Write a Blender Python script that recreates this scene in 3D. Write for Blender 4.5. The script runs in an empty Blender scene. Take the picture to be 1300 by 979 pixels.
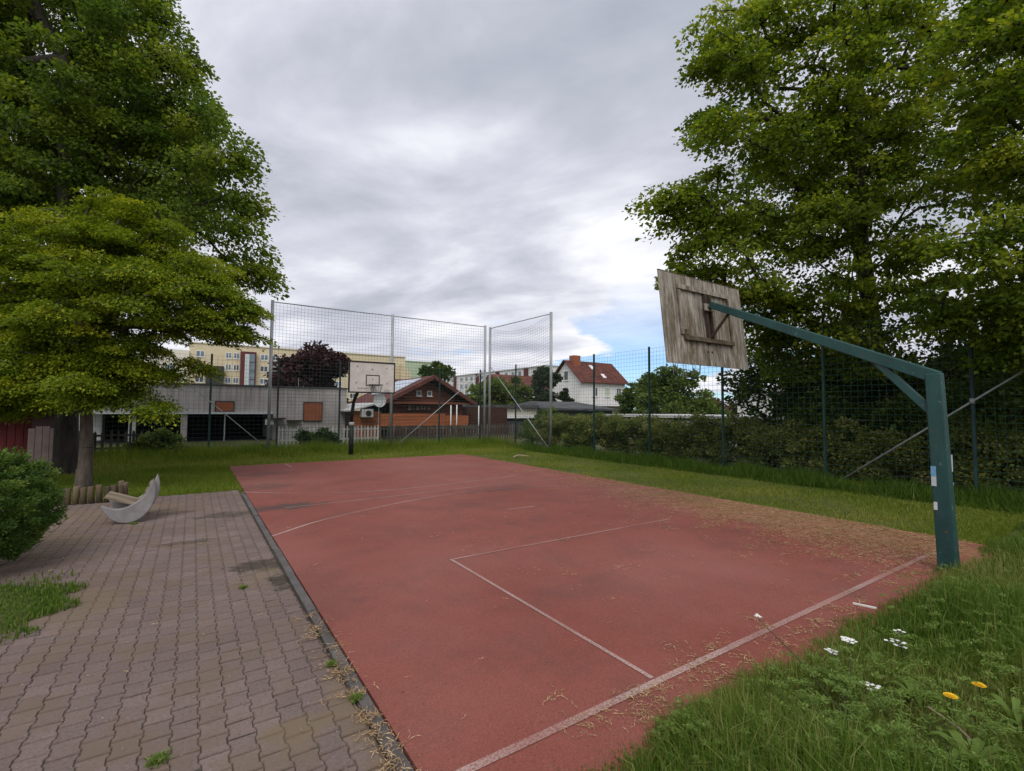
import bpy, math, random
import numpy as np
from mathutils import Vector, Matrix

rng = np.random.default_rng(11)
random.seed(11)
S = bpy.context.scene
COL = S.collection
R = math.radians

# ------------------------------------------------------------------ camera
cam = bpy.data.objects.new('camera', bpy.data.cameras.new('camera'))
COL.objects.link(cam)
cam.matrix_world = Matrix(((0.83133639, -0.0334551, -0.55476172, 0), (-0.55572734, -0.03773457, -0.83050781, 0),
                           (0.00685103, 0.99872762, -0.04996204, 1.6), (0, 0, 0, 1)))
cam.data.sensor_width = 36
cam.data.lens = 605.253 / 1300 * 36
cam.data.clip_start = 0.05
cam.data.clip_end = 3000
S.camera = cam

# ------------------------------------------------------------------ sky and light
SUN_EL, SUN_AZ = R(52), R(215)          # azimuth clockwise from +Y


def N(nt, typ, ins=None, **props):
    n = nt.nodes.new(typ)
    for k, v in props.items():
        setattr(n, k, v)
    for k, v in (ins or {}).items():
        s = n.inputs[k]
        if isinstance(v, bpy.types.NodeSocket):
            nt.links.new(v, s)
        else:
            s.default_value = v
    return n


def math_n(nt, op, a, b=0.0, clamp=False):
    n = N(nt, 'ShaderNodeMath', {0: a, 1: b}, operation=op)
    n.use_clamp = clamp
    return n.outputs[0]


def mixc(nt, f, a, b, blend='MIX'):
    n = N(nt, 'ShaderNodeMix', None, data_type='RGBA', blend_type=blend)
    for i, v in ((0, f), (6, a), (7, b)):
        if isinstance(v, bpy.types.NodeSocket):
            nt.links.new(v, n.inputs[i])
        else:
            n.inputs[i].default_value = v if i == 0 else (tuple(v) + (1,))[:4]
    return n.outputs[2]


def ramp(nt, f, stops):
    n = N(nt, 'ShaderNodeValToRGB', {0: f})
    cr = n.color_ramp
    while len(cr.elements) < len(stops):
        cr.elements.new(0.5)
    for e, (p, c) in zip(cr.elements, stops):
        e.position = p
        e.color = (c, c, c, 1) if not isinstance(c, tuple) else (tuple(c) + (1,))[:4]
    return n.outputs[0]


W = bpy.data.worlds.new('World')
S.world = W
W.use_nodes = True
nt = W.node_tree
nt.nodes.clear()
tc = N(nt, 'ShaderNodeTexCoord').outputs['Generated']
nrm = N(nt, 'ShaderNodeVectorMath', {0: tc}, operation='NORMALIZE').outputs[0]
sep = N(nt, 'ShaderNodeSeparateXYZ', {0: nrm})
zc = math_n(nt, 'MAXIMUM', sep.outputs[2], 0.0)
den = math_n(nt, 'ADD', zc, 0.14)
uv = N(nt, 'ShaderNodeCombineXYZ', {0: math_n(nt, 'DIVIDE', sep.outputs[0], den), 1: math_n(nt, 'DIVIDE', sep.outputs[1], den), 2: 0.0}).outputs[0]
al_ = N(nt, 'ShaderNodeVectorMath', {0: uv, 1: (.525, -.85, 0)}, operation='DOT_PRODUCT').outputs['Value']
ac_ = N(nt, 'ShaderNodeVectorMath', {0: uv, 1: (.85, .525, 0)}, operation='DOT_PRODUCT').outputs['Value']
suv = N(nt, 'ShaderNodeCombineXYZ', {0: math_n(nt, 'MULTIPLY', al_, 0.72), 1: math_n(nt, 'MULTIPLY', ac_, 1.05), 2: 3.7}).outputs[0]
n1 = N(nt, 'ShaderNodeTexNoise', {'Vector': suv, 'Scale': 1.6, 'Detail': 10.0, 'Roughness': 0.56, 'Distortion': 0.25}).outputs[0]
n2 = N(nt, 'ShaderNodeTexNoise', {'Vector': uv, 'Scale': 0.55, 'Detail': 4.0, 'Roughness': 0.5}).outputs[0]
n3 = N(nt, 'ShaderNodeTexNoise', {'Vector': uv, 'Scale': 0.9, 'Detail': 7.0, 'Roughness': 0.55, 'Distortion': 0.2}).outputs[0]
wob = N(nt, 'ShaderNodeTexNoise', {'Vector': uv, 'Scale': 1.2, 'Detail': 5.0}).outputs['Color']
wv = N(nt, 'ShaderNodeVectorMath', {0: wob, 1: (0.5, 0.5, 0.5)}, operation='SUBTRACT').outputs[0]
wv = N(nt, 'ShaderNodeVectorMath', {0: wv, 3: 0.55}, operation='SCALE').outputs[0]
dv = N(nt, 'ShaderNodeVectorMath', {0: nrm, 1: wv}, operation='ADD').outputs[0]
dv = N(nt, 'ShaderNodeVectorMath', {0: dv}, operation='NORMALIZE').outputs[0]


def lump(d, k):
    dt = N(nt, 'ShaderNodeVectorMath', {0: dv, 1: d}, operation='DOT_PRODUCT').outputs['Value']
    return math_n(nt, 'EXPONENT', math_n(nt, 'MULTIPLY', math_n(nt, 'SUBTRACT', dt, 1.0), k))


bright = math_n(nt, 'ADD', math_n(nt, 'MULTIPLY', math_n(nt, 'SUBTRACT', n1, 0.145), 1.15), math_n(nt, 'MULTIPLY', n2, 0.32))
for d, k, w in (((.267, .887, .378), 60, -.16), ((.477, .802, .359), 45, -.13), ((.61, .629, .46), 45, -.14), ((.684, .528, .49), 35, -.09),
                ((.404, .768, .497), 110, .20), ((.292, .834, .469), 150, .18), ((.706, .684, .165), 40, .17), ((.60, .77, .20), 45, .15),
                ((.469, .85, .20), 40, .10)):
    bright = math_n(nt, 'ADD', bright, math_n(nt, 'MULTIPLY', lump(d, k), w))
low = math_n(nt, 'POWER', math_n(nt, 'SUBTRACT', 1.0, zc), 7.0)
bright = math_n(nt, 'ADD', bright, math_n(nt, 'MULTIPLY', low, 0.10))
ccol = ramp(nt, bright, [(0.24, (.33, .365, .43)), (0.44, (.46, .48, .55)), (0.60, (.60, .615, .69)), (0.76, (.80, .81, .86)), (0.95, (1.0, .99, .95))])
# openings in the cloud, low over the horizon only
gap = math_n(nt, 'ADD', math_n(nt, 'MULTIPLY', lump((.745, .66, .10), 38), 0.33), n3)
gapm = ramp(nt, gap, [(0.66, 0.0), (0.73, 1.0)])
gapm = math_n(nt, 'MULTIPLY', gapm, ramp(nt, zc, [(0.10, 1.0), (0.26, 0.0)]))
sky = N(nt, 'ShaderNodeTexSky', None, sky_type='NISHITA')
sky.sun_disc = False
sky.sun_elevation = SUN_EL
sky.sun_rotation = SUN_AZ
sky.air_density = 1.0
sky.dust_density = 0.3
sky.ozone_density = 2.5
bs = N(nt, 'ShaderNodeBackground', {'Color': mixc(nt, 1.0, sky.outputs[0], (.58, .82, 1.08), 'MULTIPLY'), 'Strength': 0.11})
bc = N(nt, 'ShaderNodeBackground', {'Color': ccol, 'Strength': 0.95})
mx = N(nt, 'ShaderNodeMixShader', {0: math_n(nt, 'MULTIPLY', gapm, 0.85), 1: bc.outputs[0], 2: bs.outputs[0]})
N(nt, 'ShaderNodeOutputWorld', {0: mx.outputs[0]})

sl = bpy.data.lights.new('sun', 'SUN')
sl.energy = 1.5
sl.angle = R(40)
sl.color = (1, 0.955, 0.88)
so = bpy.data.objects.new('sun', sl)
COL.objects.link(so)
sd = Vector((math.sin(SUN_AZ) * math.cos(SUN_EL), math.cos(SUN_AZ) * math.cos(SUN_EL), math.sin(SUN_EL)))
so.rotation_euler = sd.to_track_quat('Z', 'Y').to_euler()
so.location = sd * 60
S.view_settings.view_transform = 'Standard'
S.view_settings.look = 'None'
S.view_settings.exposure = 0.34
S.view_settings.gamma = 1
S.view_settings.use_curve_mapping = False
S.render.engine = 'CYCLES'
S.cycles.max_bounces = 6
S.cycles.diffuse_bounces = 3
S.cycles.transmission_bounces = 4

# ------------------------------------------------------------------ materials


def newmat(name):
    m = bpy.data.materials.new(name)
    m.use_nodes = True
    t = m.node_tree
    t.nodes.clear()
    b = N(t, 'ShaderNodeBsdfPrincipled')
    o = N(t, 'ShaderNodeOutputMaterial', {0: b.outputs[0]})
    return m, t, b, o


def pos(t):
    return N(t, 'ShaderNodeNewGeometry').outputs['Position']


def noise(t, vec, scale, detail=5.0, rough=0.6, dist=0.0):
    return N(t, 'ShaderNodeTexNoise', {'Vector': vec, 'Scale': scale, 'Detail': detail, 'Roughness': rough, 'Distortion': dist}).outputs[0]


def stretch(t, vec, s):
    return N(t, 'ShaderNodeVectorMath', {0: vec, 1: s}, operation='MULTIPLY').outputs[0]


def bumpn(t, b, h, strength, dist):
    bn = N(t, 'ShaderNodeBump', {'Height': h, 'Strength': strength, 'Distance': dist})
    t.links.new(bn.outputs[0], b.inputs['Normal'])


def mat(name, c1, c2, scale=3.0, rough=0.8, bump=0.3, bdist=0.01, st=(1, 1, 1), c3=None, s3=20.0, lo=0.35, hi=0.65, metal=0.0, rand=0.0, spec=0.3):
    """two-tone noise material in world space; st stretches the grain, c3 adds fine specks, rand varies per object"""
    m, t, b, o = newmat(name)
    v = stretch(t, pos(t), st)
    f = ramp(t, noise(t, v, scale), [(lo, 0.0), (hi, 1.0)])
    c = mixc(t, f, c1, c2)
    if c3:
        f3 = ramp(t, noise(t, v, s3, 3.0, 0.7), [(0.55, 0.0), (0.7, 1.0)])
        c = mixc(t, f3, c, c3)
    if rand:
        r = N(t, 'ShaderNodeObjectInfo').outputs['Random']
        k = math_n(t, 'ADD', math_n(t, 'MULTIPLY', r, 2 * rand), 1 - rand)
        c = N(t, 'ShaderNodeVectorMath', {0: c, 3: k}, operation='SCALE').outputs[0]
    t.links.new(c, b.inputs['Base Color'])
    b.inputs['Roughness'].default_value = rough
    b.inputs['Metallic'].default_value = metal
    b.inputs['Specular IOR Level'].default_value = spec
    if bump:
        bumpn(t, b, noise(t, v, max(s3, scale * 4), 4.0), bump, bdist)
    return m


def leafmat(name, dark, mid, light, trans=0.35, rough=0.55):
    m, t, b, o = newmat(name)
    a = N(t, 'ShaderNodeAttribute', None, attribute_name='tint').outputs['Fac']
    c = ramp(t, a, [(0.0, dark), (0.55, mid), (1.0, light)])
    t.links.new(c, b.inputs['Base Color'])
    b.inputs['Roughness'].default_value = rough
    b.inputs['Specular IOR Level'].default_value = 0.2
    if trans:
        c2 = mixc(t, 0.6, c, (1.0, 0.95, 0.25), 'MULTIPLY')
        c2 = N(t, 'ShaderNodeVectorMath', {0: c2, 3: 1.5}, operation='SCALE').outputs[0]
        tr = N(t, 'ShaderNodeBsdfTranslucent', {'Color': c2})
        mxs = N(t, 'ShaderNodeMixShader', {0: trans, 1: b.outputs[0], 2: tr.outputs[0]})
        t.links.new(mxs.outputs[0], o.inputs[0])
    return m


M = {}
M['bark'] = mat('bark', (.028, .024, .02), (.065, .055, .045), 9, 0.95, 0.9, 0.03, (1, 1, .25))
M['bark_pale'] = mat('bark_pale', (.065, .052, .042), (.15, .12, .095), 9, 0.95, 0.8, 0.02, (1, 1, .3))
M['leaf_big'] = leafmat('leaf_big', (.045, .088, .013), (.11, .175, .022), (.23, .27, .03), .5)
M['leaf_spread'] = leafmat('leaf_spread', (.055, .105, .008), (.17, .235, .014), (.36, .38, .024), .38)
M['leaf_right'] = leafmat('leaf_right', (.048, .088, .009), (.125, .19, .016), (.28, .31, .027), 0.5)
M['leaf_dark'] = leafmat('leaf_dark', (.025, .05, .01), (.055, .095, .016), (.10, .14, .025))
M['leaf_plum'] = leafmat('leaf_plum', (.03, .013, .016), (.06, .025, .03), (.11, .05, .055), 0.2)
M['leaf_hedge'] = leafmat('leaf_hedge', (.07, .105, .022), (.155, .19, .045), (.32, .29, .09))
M['leaf_far'] = leafmat('leaf_far', (.05, .085, .02), (.11, .16, .035), (.19, .235, .055))
M['leaf_conifer'] = leafmat('leaf_conifer', (.03, .045, .022), (.05, .07, .03), (.08, .10, .04), 0.1)
M['leaf_brown'] = leafmat('leaf_brown', (.08, .055, .03), (.13, .09, .05), (.17, .13, .06), 0.2)
M['leaf_bush'] = leafmat('leaf_bush', (.035, .075, .016), (.08, .15, .028), (.18, .25, .045), 0.25)
M['blade'] = leafmat('blade', (.045, .095, .012), (.10, .175, .02), (.27, .27, .09), 0.38)
M['blade_lawn'] = leafmat('blade_lawn', (.06, .115, .010), (.14, .20, .016), (.29, .28, .07), 0.32)
M['weed'] = leafmat('weed', (.07, .13, .018), (.15, .23, .045), (.24, .30, .09), 0.35)
M['catkin'] = leafmat('catkin', (.22, .13, .065), (.42, .28, .15), (.60, .45, .27), 0.15)
M['petal_white'] = mat('petal_white', (.72, .72, .68), (.82, .82, .78), 60, 0.7, 0)
M['petal_yellow'] = mat('petal_yellow', (.75, .42, .01), (.85, .55, .02), 80, 0.7, 0.3, 0.002)
M['stem'] = mat('stem', (.035, .04, .02), (.07, .075, .035), 30, 0.7, 0)
M['twig'] = mat('twig', (.30, .22, .14), (.42, .34, .24), 40, 0.9, 0.3, 0.002)
M['white_stick'] = mat('white_stick', (.62, .60, .55), (.74, .72, .68), 30, 0.7, 0)
M['green_steel_'] = mat('green_steel', (.006, .046, .044), (.010, .066, .060), 2.5, 0.38, 0.08, 0.002, (1, 1, .4), (.02, .08, .072), 14, spec=0.5)
M['dark_green_steel'] = mat('dark_green_steel', (.012, .035, .035), (.02, .055, .05), 3, 0.5, 0.05, 0.002)
M['galv'] = mat('galv', (.27, .29, .30), (.40, .42, .43), 7, 0.5, 0.1, 0.002, (1, 1, .3), metal=0.35)
M['net_rope'] = mat('net_rope', (.045, .055, .055), (.07, .08, .08), 5, 0.8, 0)
M['fence_wire'] = mat('fence_wire', (.03, .085, .075), (.045, .11, .095), 5, 0.5, 0)
M['batten_dark'] = mat('batten_dark', (.06, .048, .03), (.15, .12, .08), 9, .9, .5, .005, (1, 1, 1), rand=.1)
M['rust'] = mat('rust', (.035, .026, .02), (.075, .052, .038), 12, 0.85, 0.4, 0.004)
M['chain'] = mat('chain', (.32, .33, .34), (.45, .46, .47), 30, 0.45, 0, metal=0.6)
M['sticker_white'] = mat('sticker_white', (.42, .46, .48), (.58, .61, .62), 25, 0.6, 0)
M['sticker_blue'] = mat('sticker_blue', (.10, .27, .46), (.2, .38, .55), 40, 0.6, 0)
M['wood_log'] = mat('wood_log', (.065, .05, .032), (.14, .105, .065), 6, 0.9, 0.6, 0.01, (1, 1, .2), rand=.25)
M['concrete_moon'] = mat('concrete_moon', (.22, .205, .205), (.31, .29, .29), 5, 0.85, 0.25, 0.004, (1, 1, 1), (.22, .21, .19), 9)
M['seat_wood'] = mat('seat_wood', (.16, .125, .085), (.25, .20, .14), 5, 0.9, 0.5, 0.006, (.3, 1, 1), rand=.15)
M['cream_render'] = mat('cream_render', (.62, .53, .35), (.68, .585, .40), 0.3, 0.9, 0.1)
M['cream_pale'] = mat('cream_pale', (.70, .66, .55), (.75, .70, .6), 0.3, 0.9, 0.1)
M['green_render'] = mat('green_render', (.42, .52, .36), (.48, .57, .41), 0.3, 0.9, 0.1)
M['maroon'] = mat('maroon', (.10, .032, .034), (.14, .042, .044), 1, 0.8, 0.1)
M['white_render'] = mat('white_render', (.70, .69, .67), (.80, .79, .77), 1.5, 0.9, 0.15, 0.01, (1, 1, .4))
M['grey_panel'] = mat('grey_panel', (.50, .52, .53), (.58, .60, .61), 0.5, 0.8, 0)
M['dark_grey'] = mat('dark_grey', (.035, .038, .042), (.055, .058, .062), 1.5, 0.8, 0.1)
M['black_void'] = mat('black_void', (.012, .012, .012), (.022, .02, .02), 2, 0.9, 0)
M['glass'] = mat('glass', (.10, .15, .18), (.16, .22, .26), 1.0, 0.12, 0, spec=0.8)
M['glass_dark'] = mat('glass_dark', (.035, .045, .05), (.06, .075, .08), 1.0, 0.15, 0, spec=0.7)
M['frame_white'] = mat('frame_white', (.72, .72, .70), (.80, .80, .78), 5, 0.6, 0)
M['roof_tile'] = mat('roof_tile', (.085, .03, .024), (.16, .052, .038), 1.2, 0.9, 0.3, 0.03, rand=.12)
M['roof_red'] = mat('roof_red', (.10, .036, .03), (.155, .055, .045), 2, 0.85, 0.2)
M['brick_red'] = mat('brick_red', (.26, .09, .045), (.34, .12, .06), 4, 0.9, 0.2)
M['log_wood'] = mat('log_wood', (.15, .05, .032), (.245, .085, .055), 3, 0.75, 0.4, 0.01, (.25, 1, 2.5), rand=.15)
M['log_dark'] = mat('log_dark', (.04, .018, .013), (.075, .03, .02), 3, 0.8, 0.3, 0.01, (.25, 1, 2.5))
M['orange_board'] = mat('orange_board', (.25, .075, .028), (.36, .115, .045), 3, 0.75, 0.3, 0.01, (.25, 1, 2.5), rand=.12)
M['shutter'] = mat('shutter', (.27, .085, .04), (.34, .11, .055), 3, 0.75, 0.1)
M['picket_grey'] = mat('picket_grey', (.05, .044, .038), (.12, .105, .09), 5, 0.9, 0.3, 0.006, (1, 1, .3), rand=.3)
M['picket_white'] = mat('picket_white', (.42, .42, .39), (.58, .57, .53), 5, 0.85, 0.2, 0.006, (1, 1, .3), rand=.25)
M['bitumen'] = mat('bitumen', (.055, .056, .06), (.10, .10, .105), 1.3, 0.9, 0.3)
M['roof_pale'] = mat('roof_pale', (.42, .42, .42), (.56, .55, .53), 1.3, 0.9, 0.2)
M['solar'] = mat('solar', (.40, .46, .54), (.46, .52, .60), 2, 0.15, 0, spec=0.8)
M['red_shed'] = mat('red_shed', (.10, .018, .02), (.15, .028, .028), 2, 0.8, 0.2, st=(3, 3, .3), rand=.12)
M['pink_board'] = mat('pink_board', (.24, .18, .17), (.32, .25, .235), 3, 0.85, 0.2)
M['plastic_grey'] = mat('plastic_grey', (.40, .40, .38), (.50, .50, .48), 5, 0.6, 0)
M['dish'] = mat('dish', (.45, .48, .49), (.56, .58, .58), 3, 0.5, 0)
M['board_white'] = mat('board_white', (.58, .54, .50), (.70, .66, .62), 4, 0.65, 0.05, 0.002, (1, 1, 1), (.45, .42, .39), 18)
M['black_paint'] = mat('black_paint', (.012, .016, .016), (.025, .03, .03), 6, 0.5, 0.05)
M['cloth_blue'] = mat('cloth_blue', (.02, .03, .08), (.035, .05, .11), 6, 0.8, 0.2)


def painted_steel():
    m, t, b, o = newmat('painted_steel')
    p = pos(t)
    c = mixc(t, ramp(t, noise(t, stretch(t, p, (1, 1, .35)), 4, 6, .65), [(.35, 0.0), (.65, 1.0)]), (.006, .044, .042), (.013, .072, .066))
    c = mixc(t, ramp(t, noise(t, stretch(t, p, (14, 14, 2.0)), 1.0, 6, .7), [(.52, 0.0), (.7, .6)]), c, (.03, .075, .065))
    n_ = noise(t, p, 16, 6, .75)
    c = mixc(t, ramp(t, n_, [(.62, 0.0), (.645, .9)]), c, (.10, .055, .03))
    c = mixc(t, ramp(t, noise(t, stretch(t, p, (1.3, 1, .6)), 30, 5, .7), [(.655, 0.0), (.675, .9)]), c, (.30, .33, .30))
    t.links.new(c, b.inputs['Base Color'])
    t.links.new(ramp(t, n_, [(.4, .38), (.7, .75)]), b.inputs['Roughness'])
    bumpn(t, b, n_, .25, .003)
    return m


def weathered_planks():
    m, t, b, o = newmat('weathered_planks')
    p = pos(t)
    r = N(t, 'ShaderNodeObjectInfo').outputs['Random']
    off = N(t, 'ShaderNodeCombineXYZ', {0: math_n(t, 'MULTIPLY', r, 13.0), 1: 0.0, 2: math_n(t, 'MULTIPLY', r, 5.0)}).outputs[0]
    v = N(t, 'ShaderNodeVectorMath', {0: p, 1: off}, operation='ADD').outputs[0]
    g = noise(t, stretch(t, v, (30, .5, 1.6)), 1.0, 7, 0.7, 0.9)
    c = ramp(t, g, [(0.29, (.06, .05, .036)), (0.42, (.17, .145, .115)), (0.53, (.32, .285, .24)), (0.70, (.53, .50, .44))])
    st = ramp(t, noise(t, stretch(t, v, (6, .5, 1.6)), 1.0, 7, 0.72), [(0.45, 0.0), (0.62, 0.9)])
    c = mixc(t, st, c, (.10, .078, .042))
    c = mixc(t, ramp(t, noise(t, stretch(t, v, (9, .5, 5)), 1.0, 7, .75), [(.56, 0.0), (.68, .75)]), c, (.045, .036, .024))
    k = math_n(t, 'ADD', math_n(t, 'MULTIPLY', r, 0.3), 0.85)
    c = N(t, 'ShaderNodeVectorMath', {0: c, 3: k}, operation='SCALE').outputs[0]
    t.links.new(c, b.inputs['Base Color'])
    b.inputs['Roughness'].default_value = 0.9
    bumpn(t, b, g, 0.6, 0.006)
    return m


def streaked_concrete():
    m, t, b, o = newmat('streaked_concrete')
    p = pos(t)
    c = mixc(t, ramp(t, noise(t, p, 0.8), [(.35, 0.0), (.65, 1.0)]), (.33, .305, .295), (.45, .42, .40))
    s = ramp(t, noise(t, stretch(t, p, (3.2, 3.2, .18)), 1.6, 6, .65), [(.47, 0.0), (.68, .85)])
    hz = math_n(t, 'MULTIPLY', s, ramp(t, math_n(t, 'DIVIDE', N(t, 'ShaderNodeSeparateXYZ', {0: p}).outputs[2], 3.0), [(.4, .35), (.9, 1.0)]))
    c = mixc(t, hz, c, (.16, .14, .135))
    t.links.new(c, b.inputs['Base Color'])
    b.inputs['Roughness'].default_value = 0.92
    bumpn(t, b, noise(t, p, 14), .25, .01)
    return m


def blot(t, v, c, rx, ry, soft=0.5):
    """an irregular patch of dirt at c (ground plan)"""
    d = N(t, 'ShaderNodeVectorMath', {0: v, 1: (c[0], c[1], 0)}, operation='SUBTRACT').outputs[0]
    d = stretch(t, d, (1 / rx, 1 / ry, 0))
    l = N(t, 'ShaderNodeVectorMath', {0: d}, operation='LENGTH').outputs['Value']
    l = math_n(t, 'ADD', l, math_n(t, 'MULTIPLY', math_n(t, 'SUBTRACT', noise(t, v, 4.0, 8, .78), .5), 3.4))
    return ramp(t, l, [(1 - soft, 1.0), (1.0, 0.0)])


def court_mat(name, paint=False):
    m, t, b, o = newmat(name)
    p = pos(t)
    v = N(t, 'ShaderNodeVectorMath', {0: p, 1: (1, 1, 0)}, operation='MULTIPLY').outputs[0]
    c = mixc(t, ramp(t, noise(t, v, .45, 5, .6), [(.32, 0.0), (.68, 1.0)]), (.205, .056, .041), (.25, .079, .059))
    c = mixc(t, math_n(t, 'MULTIPLY', ramp(t, noise(t, v, 1.7, 7, .7), [(.48, 0.0), (.72, 1.0)]), .75), c, (.14, .055, .044))
    c = mixc(t, math_n(t, 'MULTIPLY', ramp(t, noise(t, v, .25, 4, .6), [(.45, 0.0), (.7, 1.0)]), .65), c, (.29, .12, .10))
    gr = N(t, 'ShaderNodeTexVoronoi', {'Vector': v, 'Scale': 190.0}).outputs['Color']
    gs = N(t, 'ShaderNodeSeparateColor', {0: gr}).outputs[0]
    c = mixc(t, ramp(t, gs, [(.84, 0.0), (.90, .38)]), c, (.05, .03, .028))
    c = mixc(t, ramp(t, gs, [(.08, .2), (.15, 0.0)]), c, (.42, .19, .165))
    n_fleck = noise(t, v, 38, 2, .5)
    c = mixc(t, ramp(t, n_fleck, [(.70, 0.0), (.73, .8)]), c, (.055, .032, .025))
    for cc, rx, ry, a in (((1.25, 8.55), .75, .30, .8), ((1.3, 10.9), .6, .5, .45), ((1.5, 13.0), .7, .5, .45), ((3.9, 7.0), .9, .3, .25),
                          ((3.1, 3.3), .7, .25, .13), ((2.4, 5.9), .8, .3, .12), ((5.6, 3.6), .7, .3, .12), ((1.0, 4.4), .35, .8, .25), ((5.2, 8.2), 1.0, .4, .35)):
        c = mixc(t, math_n(t, 'MULTIPLY', blot(t, v, cc, rx, ry), a), c, (.075, .05, .046))
    # pollen film along the side where the catkins lie
    pol = math_n(t, 'MULTIPLY', blot(t, v, (7.7, 4.0), 1.3, 3.4, .7), .5)
    c = mixc(t, pol, c, (.36, .22, .11))
    if paint:
        w = math_n(t, 'MULTIPLY', ramp(t, noise(t, v, 70, 4, .75), [(.36, 0.0), (.56, 1.0)]), math_n(t, 'MULTIPLY', ramp(t, noise(t, v, .8, 3, .6), [(.3, .25), (.62, .85)]), ramp(t, math_n(t, 'DIVIDE', N(t, 'ShaderNodeSeparateXYZ', {0: p}).outputs[0], 8.0), [(.12, 1.0), (.3, .75), (.9, .45)])))
        c = mixc(t, w, c, (.58, .49, .46))
    t.links.new(c, b.inputs['Base Color'])
    b.inputs['Roughness'].default_value = 0.88
    b.inputs['Specular IOR Level'].default_value = 0.25
    bumpn(t, b, gs, .5, .004)
    return m


def paver_mat(name, joint=False):
    m, t, b, o = newmat(name)
    p = pos(t)
    v = N(t, 'ShaderNodeVectorMath', {0: p, 1: (1, 1, 0)}, operation='MULTIPLY').outputs[0]
    if joint:
        c = mixc(t, ramp(t, noise(t, v, 9, 5, .7), [(.4, 0.0), (.6, 1.0)]), (.045, .034, .028), (.11, .082, .062))
        c = mixc(t, ramp(t, noise(t, v, 1.6, 4, .6), [(.55, 0.0), (.66, .7)]), c, (.06, .065, .02))
    else:
        c = mixc(t, ramp(t, noise(t, v, .55, 5, .6), [(.35, 0.0), (.65, 1.0)]), (.15, .108, .097), (.21, .158, .142))
        r = N(t, 'ShaderNodeAttribute', None, attribute_name='tint').outputs['Fac']
        k = math_n(t, 'ADD', math_n(t, 'MULTIPLY', r, .22), .86)
        c = N(t, 'ShaderNodeVectorMath', {0: c, 3: k}, operation='SCALE').outputs[0]
        c = mixc(t, ramp(t, noise(t, v, 55, 5, .75), [(.48, 0.0), (.66, .65)]), c, (.075, .06, .052))
        c = mixc(t, ramp(t, noise(t, v, 75, 4, .7), [(.58, 0.0), (.72, .5)]), c, (.36, .31, .28))
        c = mixc(t, ramp(t, noise(t, v, 2.3, 6, .7), [(.47, 0.0), (.62, .8)]), c, (.155, .112, .082))
    for cc, rx, ry, a in (((.62, 5.52), .30, .22, .8), ((.72, 4.95), .13, .3, .85), ((.45, 8.35), .5, .22, .55), ((-.2, 8.9), .35, .15, .5), ((0.0, 6.9), .35, .1, .5)):
        c = mixc(t, math_n(t, 'MULTIPLY', blot(t, v, cc, rx, ry, .35), a), c, (.045, .036, .025))
    for cc, rx, ry, a in (((.52, 2.62), .22, .16, .85), ((.62, 5.2), .22, .2, .6), ((-.9, 9.4), 1.2, .7, .65), ((-.7, 5.2), .5, .6, .6), ((-1.4, 7.6), .6, 1.3, .6), ((.75, 2.6), .1, .7, .6)):
        c = mixc(t, math_n(t, 'MULTIPLY', blot(t, v, cc, rx, ry, .6), a), c, (.17, .125, .08))
    t.links.new(c, b.inputs['Base Color'])
    b.inputs['Roughness'].default_value = 0.9
    b.inputs['Specular IOR Level'].default_value = 0.25
    bumpn(t, b, noise(t, v, 60, 6, .7), .5, .006)
    return m


M['green_steel'] = painted_steel()
M['planks'] = weathered_planks()
M['streaked'] = streaked_concrete()
M['court'] = court_mat('court_surface')
M['line'] = court_mat('court_paint', True)
M['paver'] = paver_mat('paver_concrete')
M['joint'] = paver_mat('joint_sand', True)
M['kerb'] = mat('kerb_concrete', (.075, .066, .064), (.125, .112, .108), 4, .9, .4, .005, (1, 1, 1), (.07, .06, .055), 30)
M['soil'] = mat('soil', (.045, .055, .014), (.085, .095, .022), 1.2, .95, .6, .03, (1, 1, 1), (.12, .10, .045), 9)

# ------------------------------------------------------------------ mesh helpers
WL = {}


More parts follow.
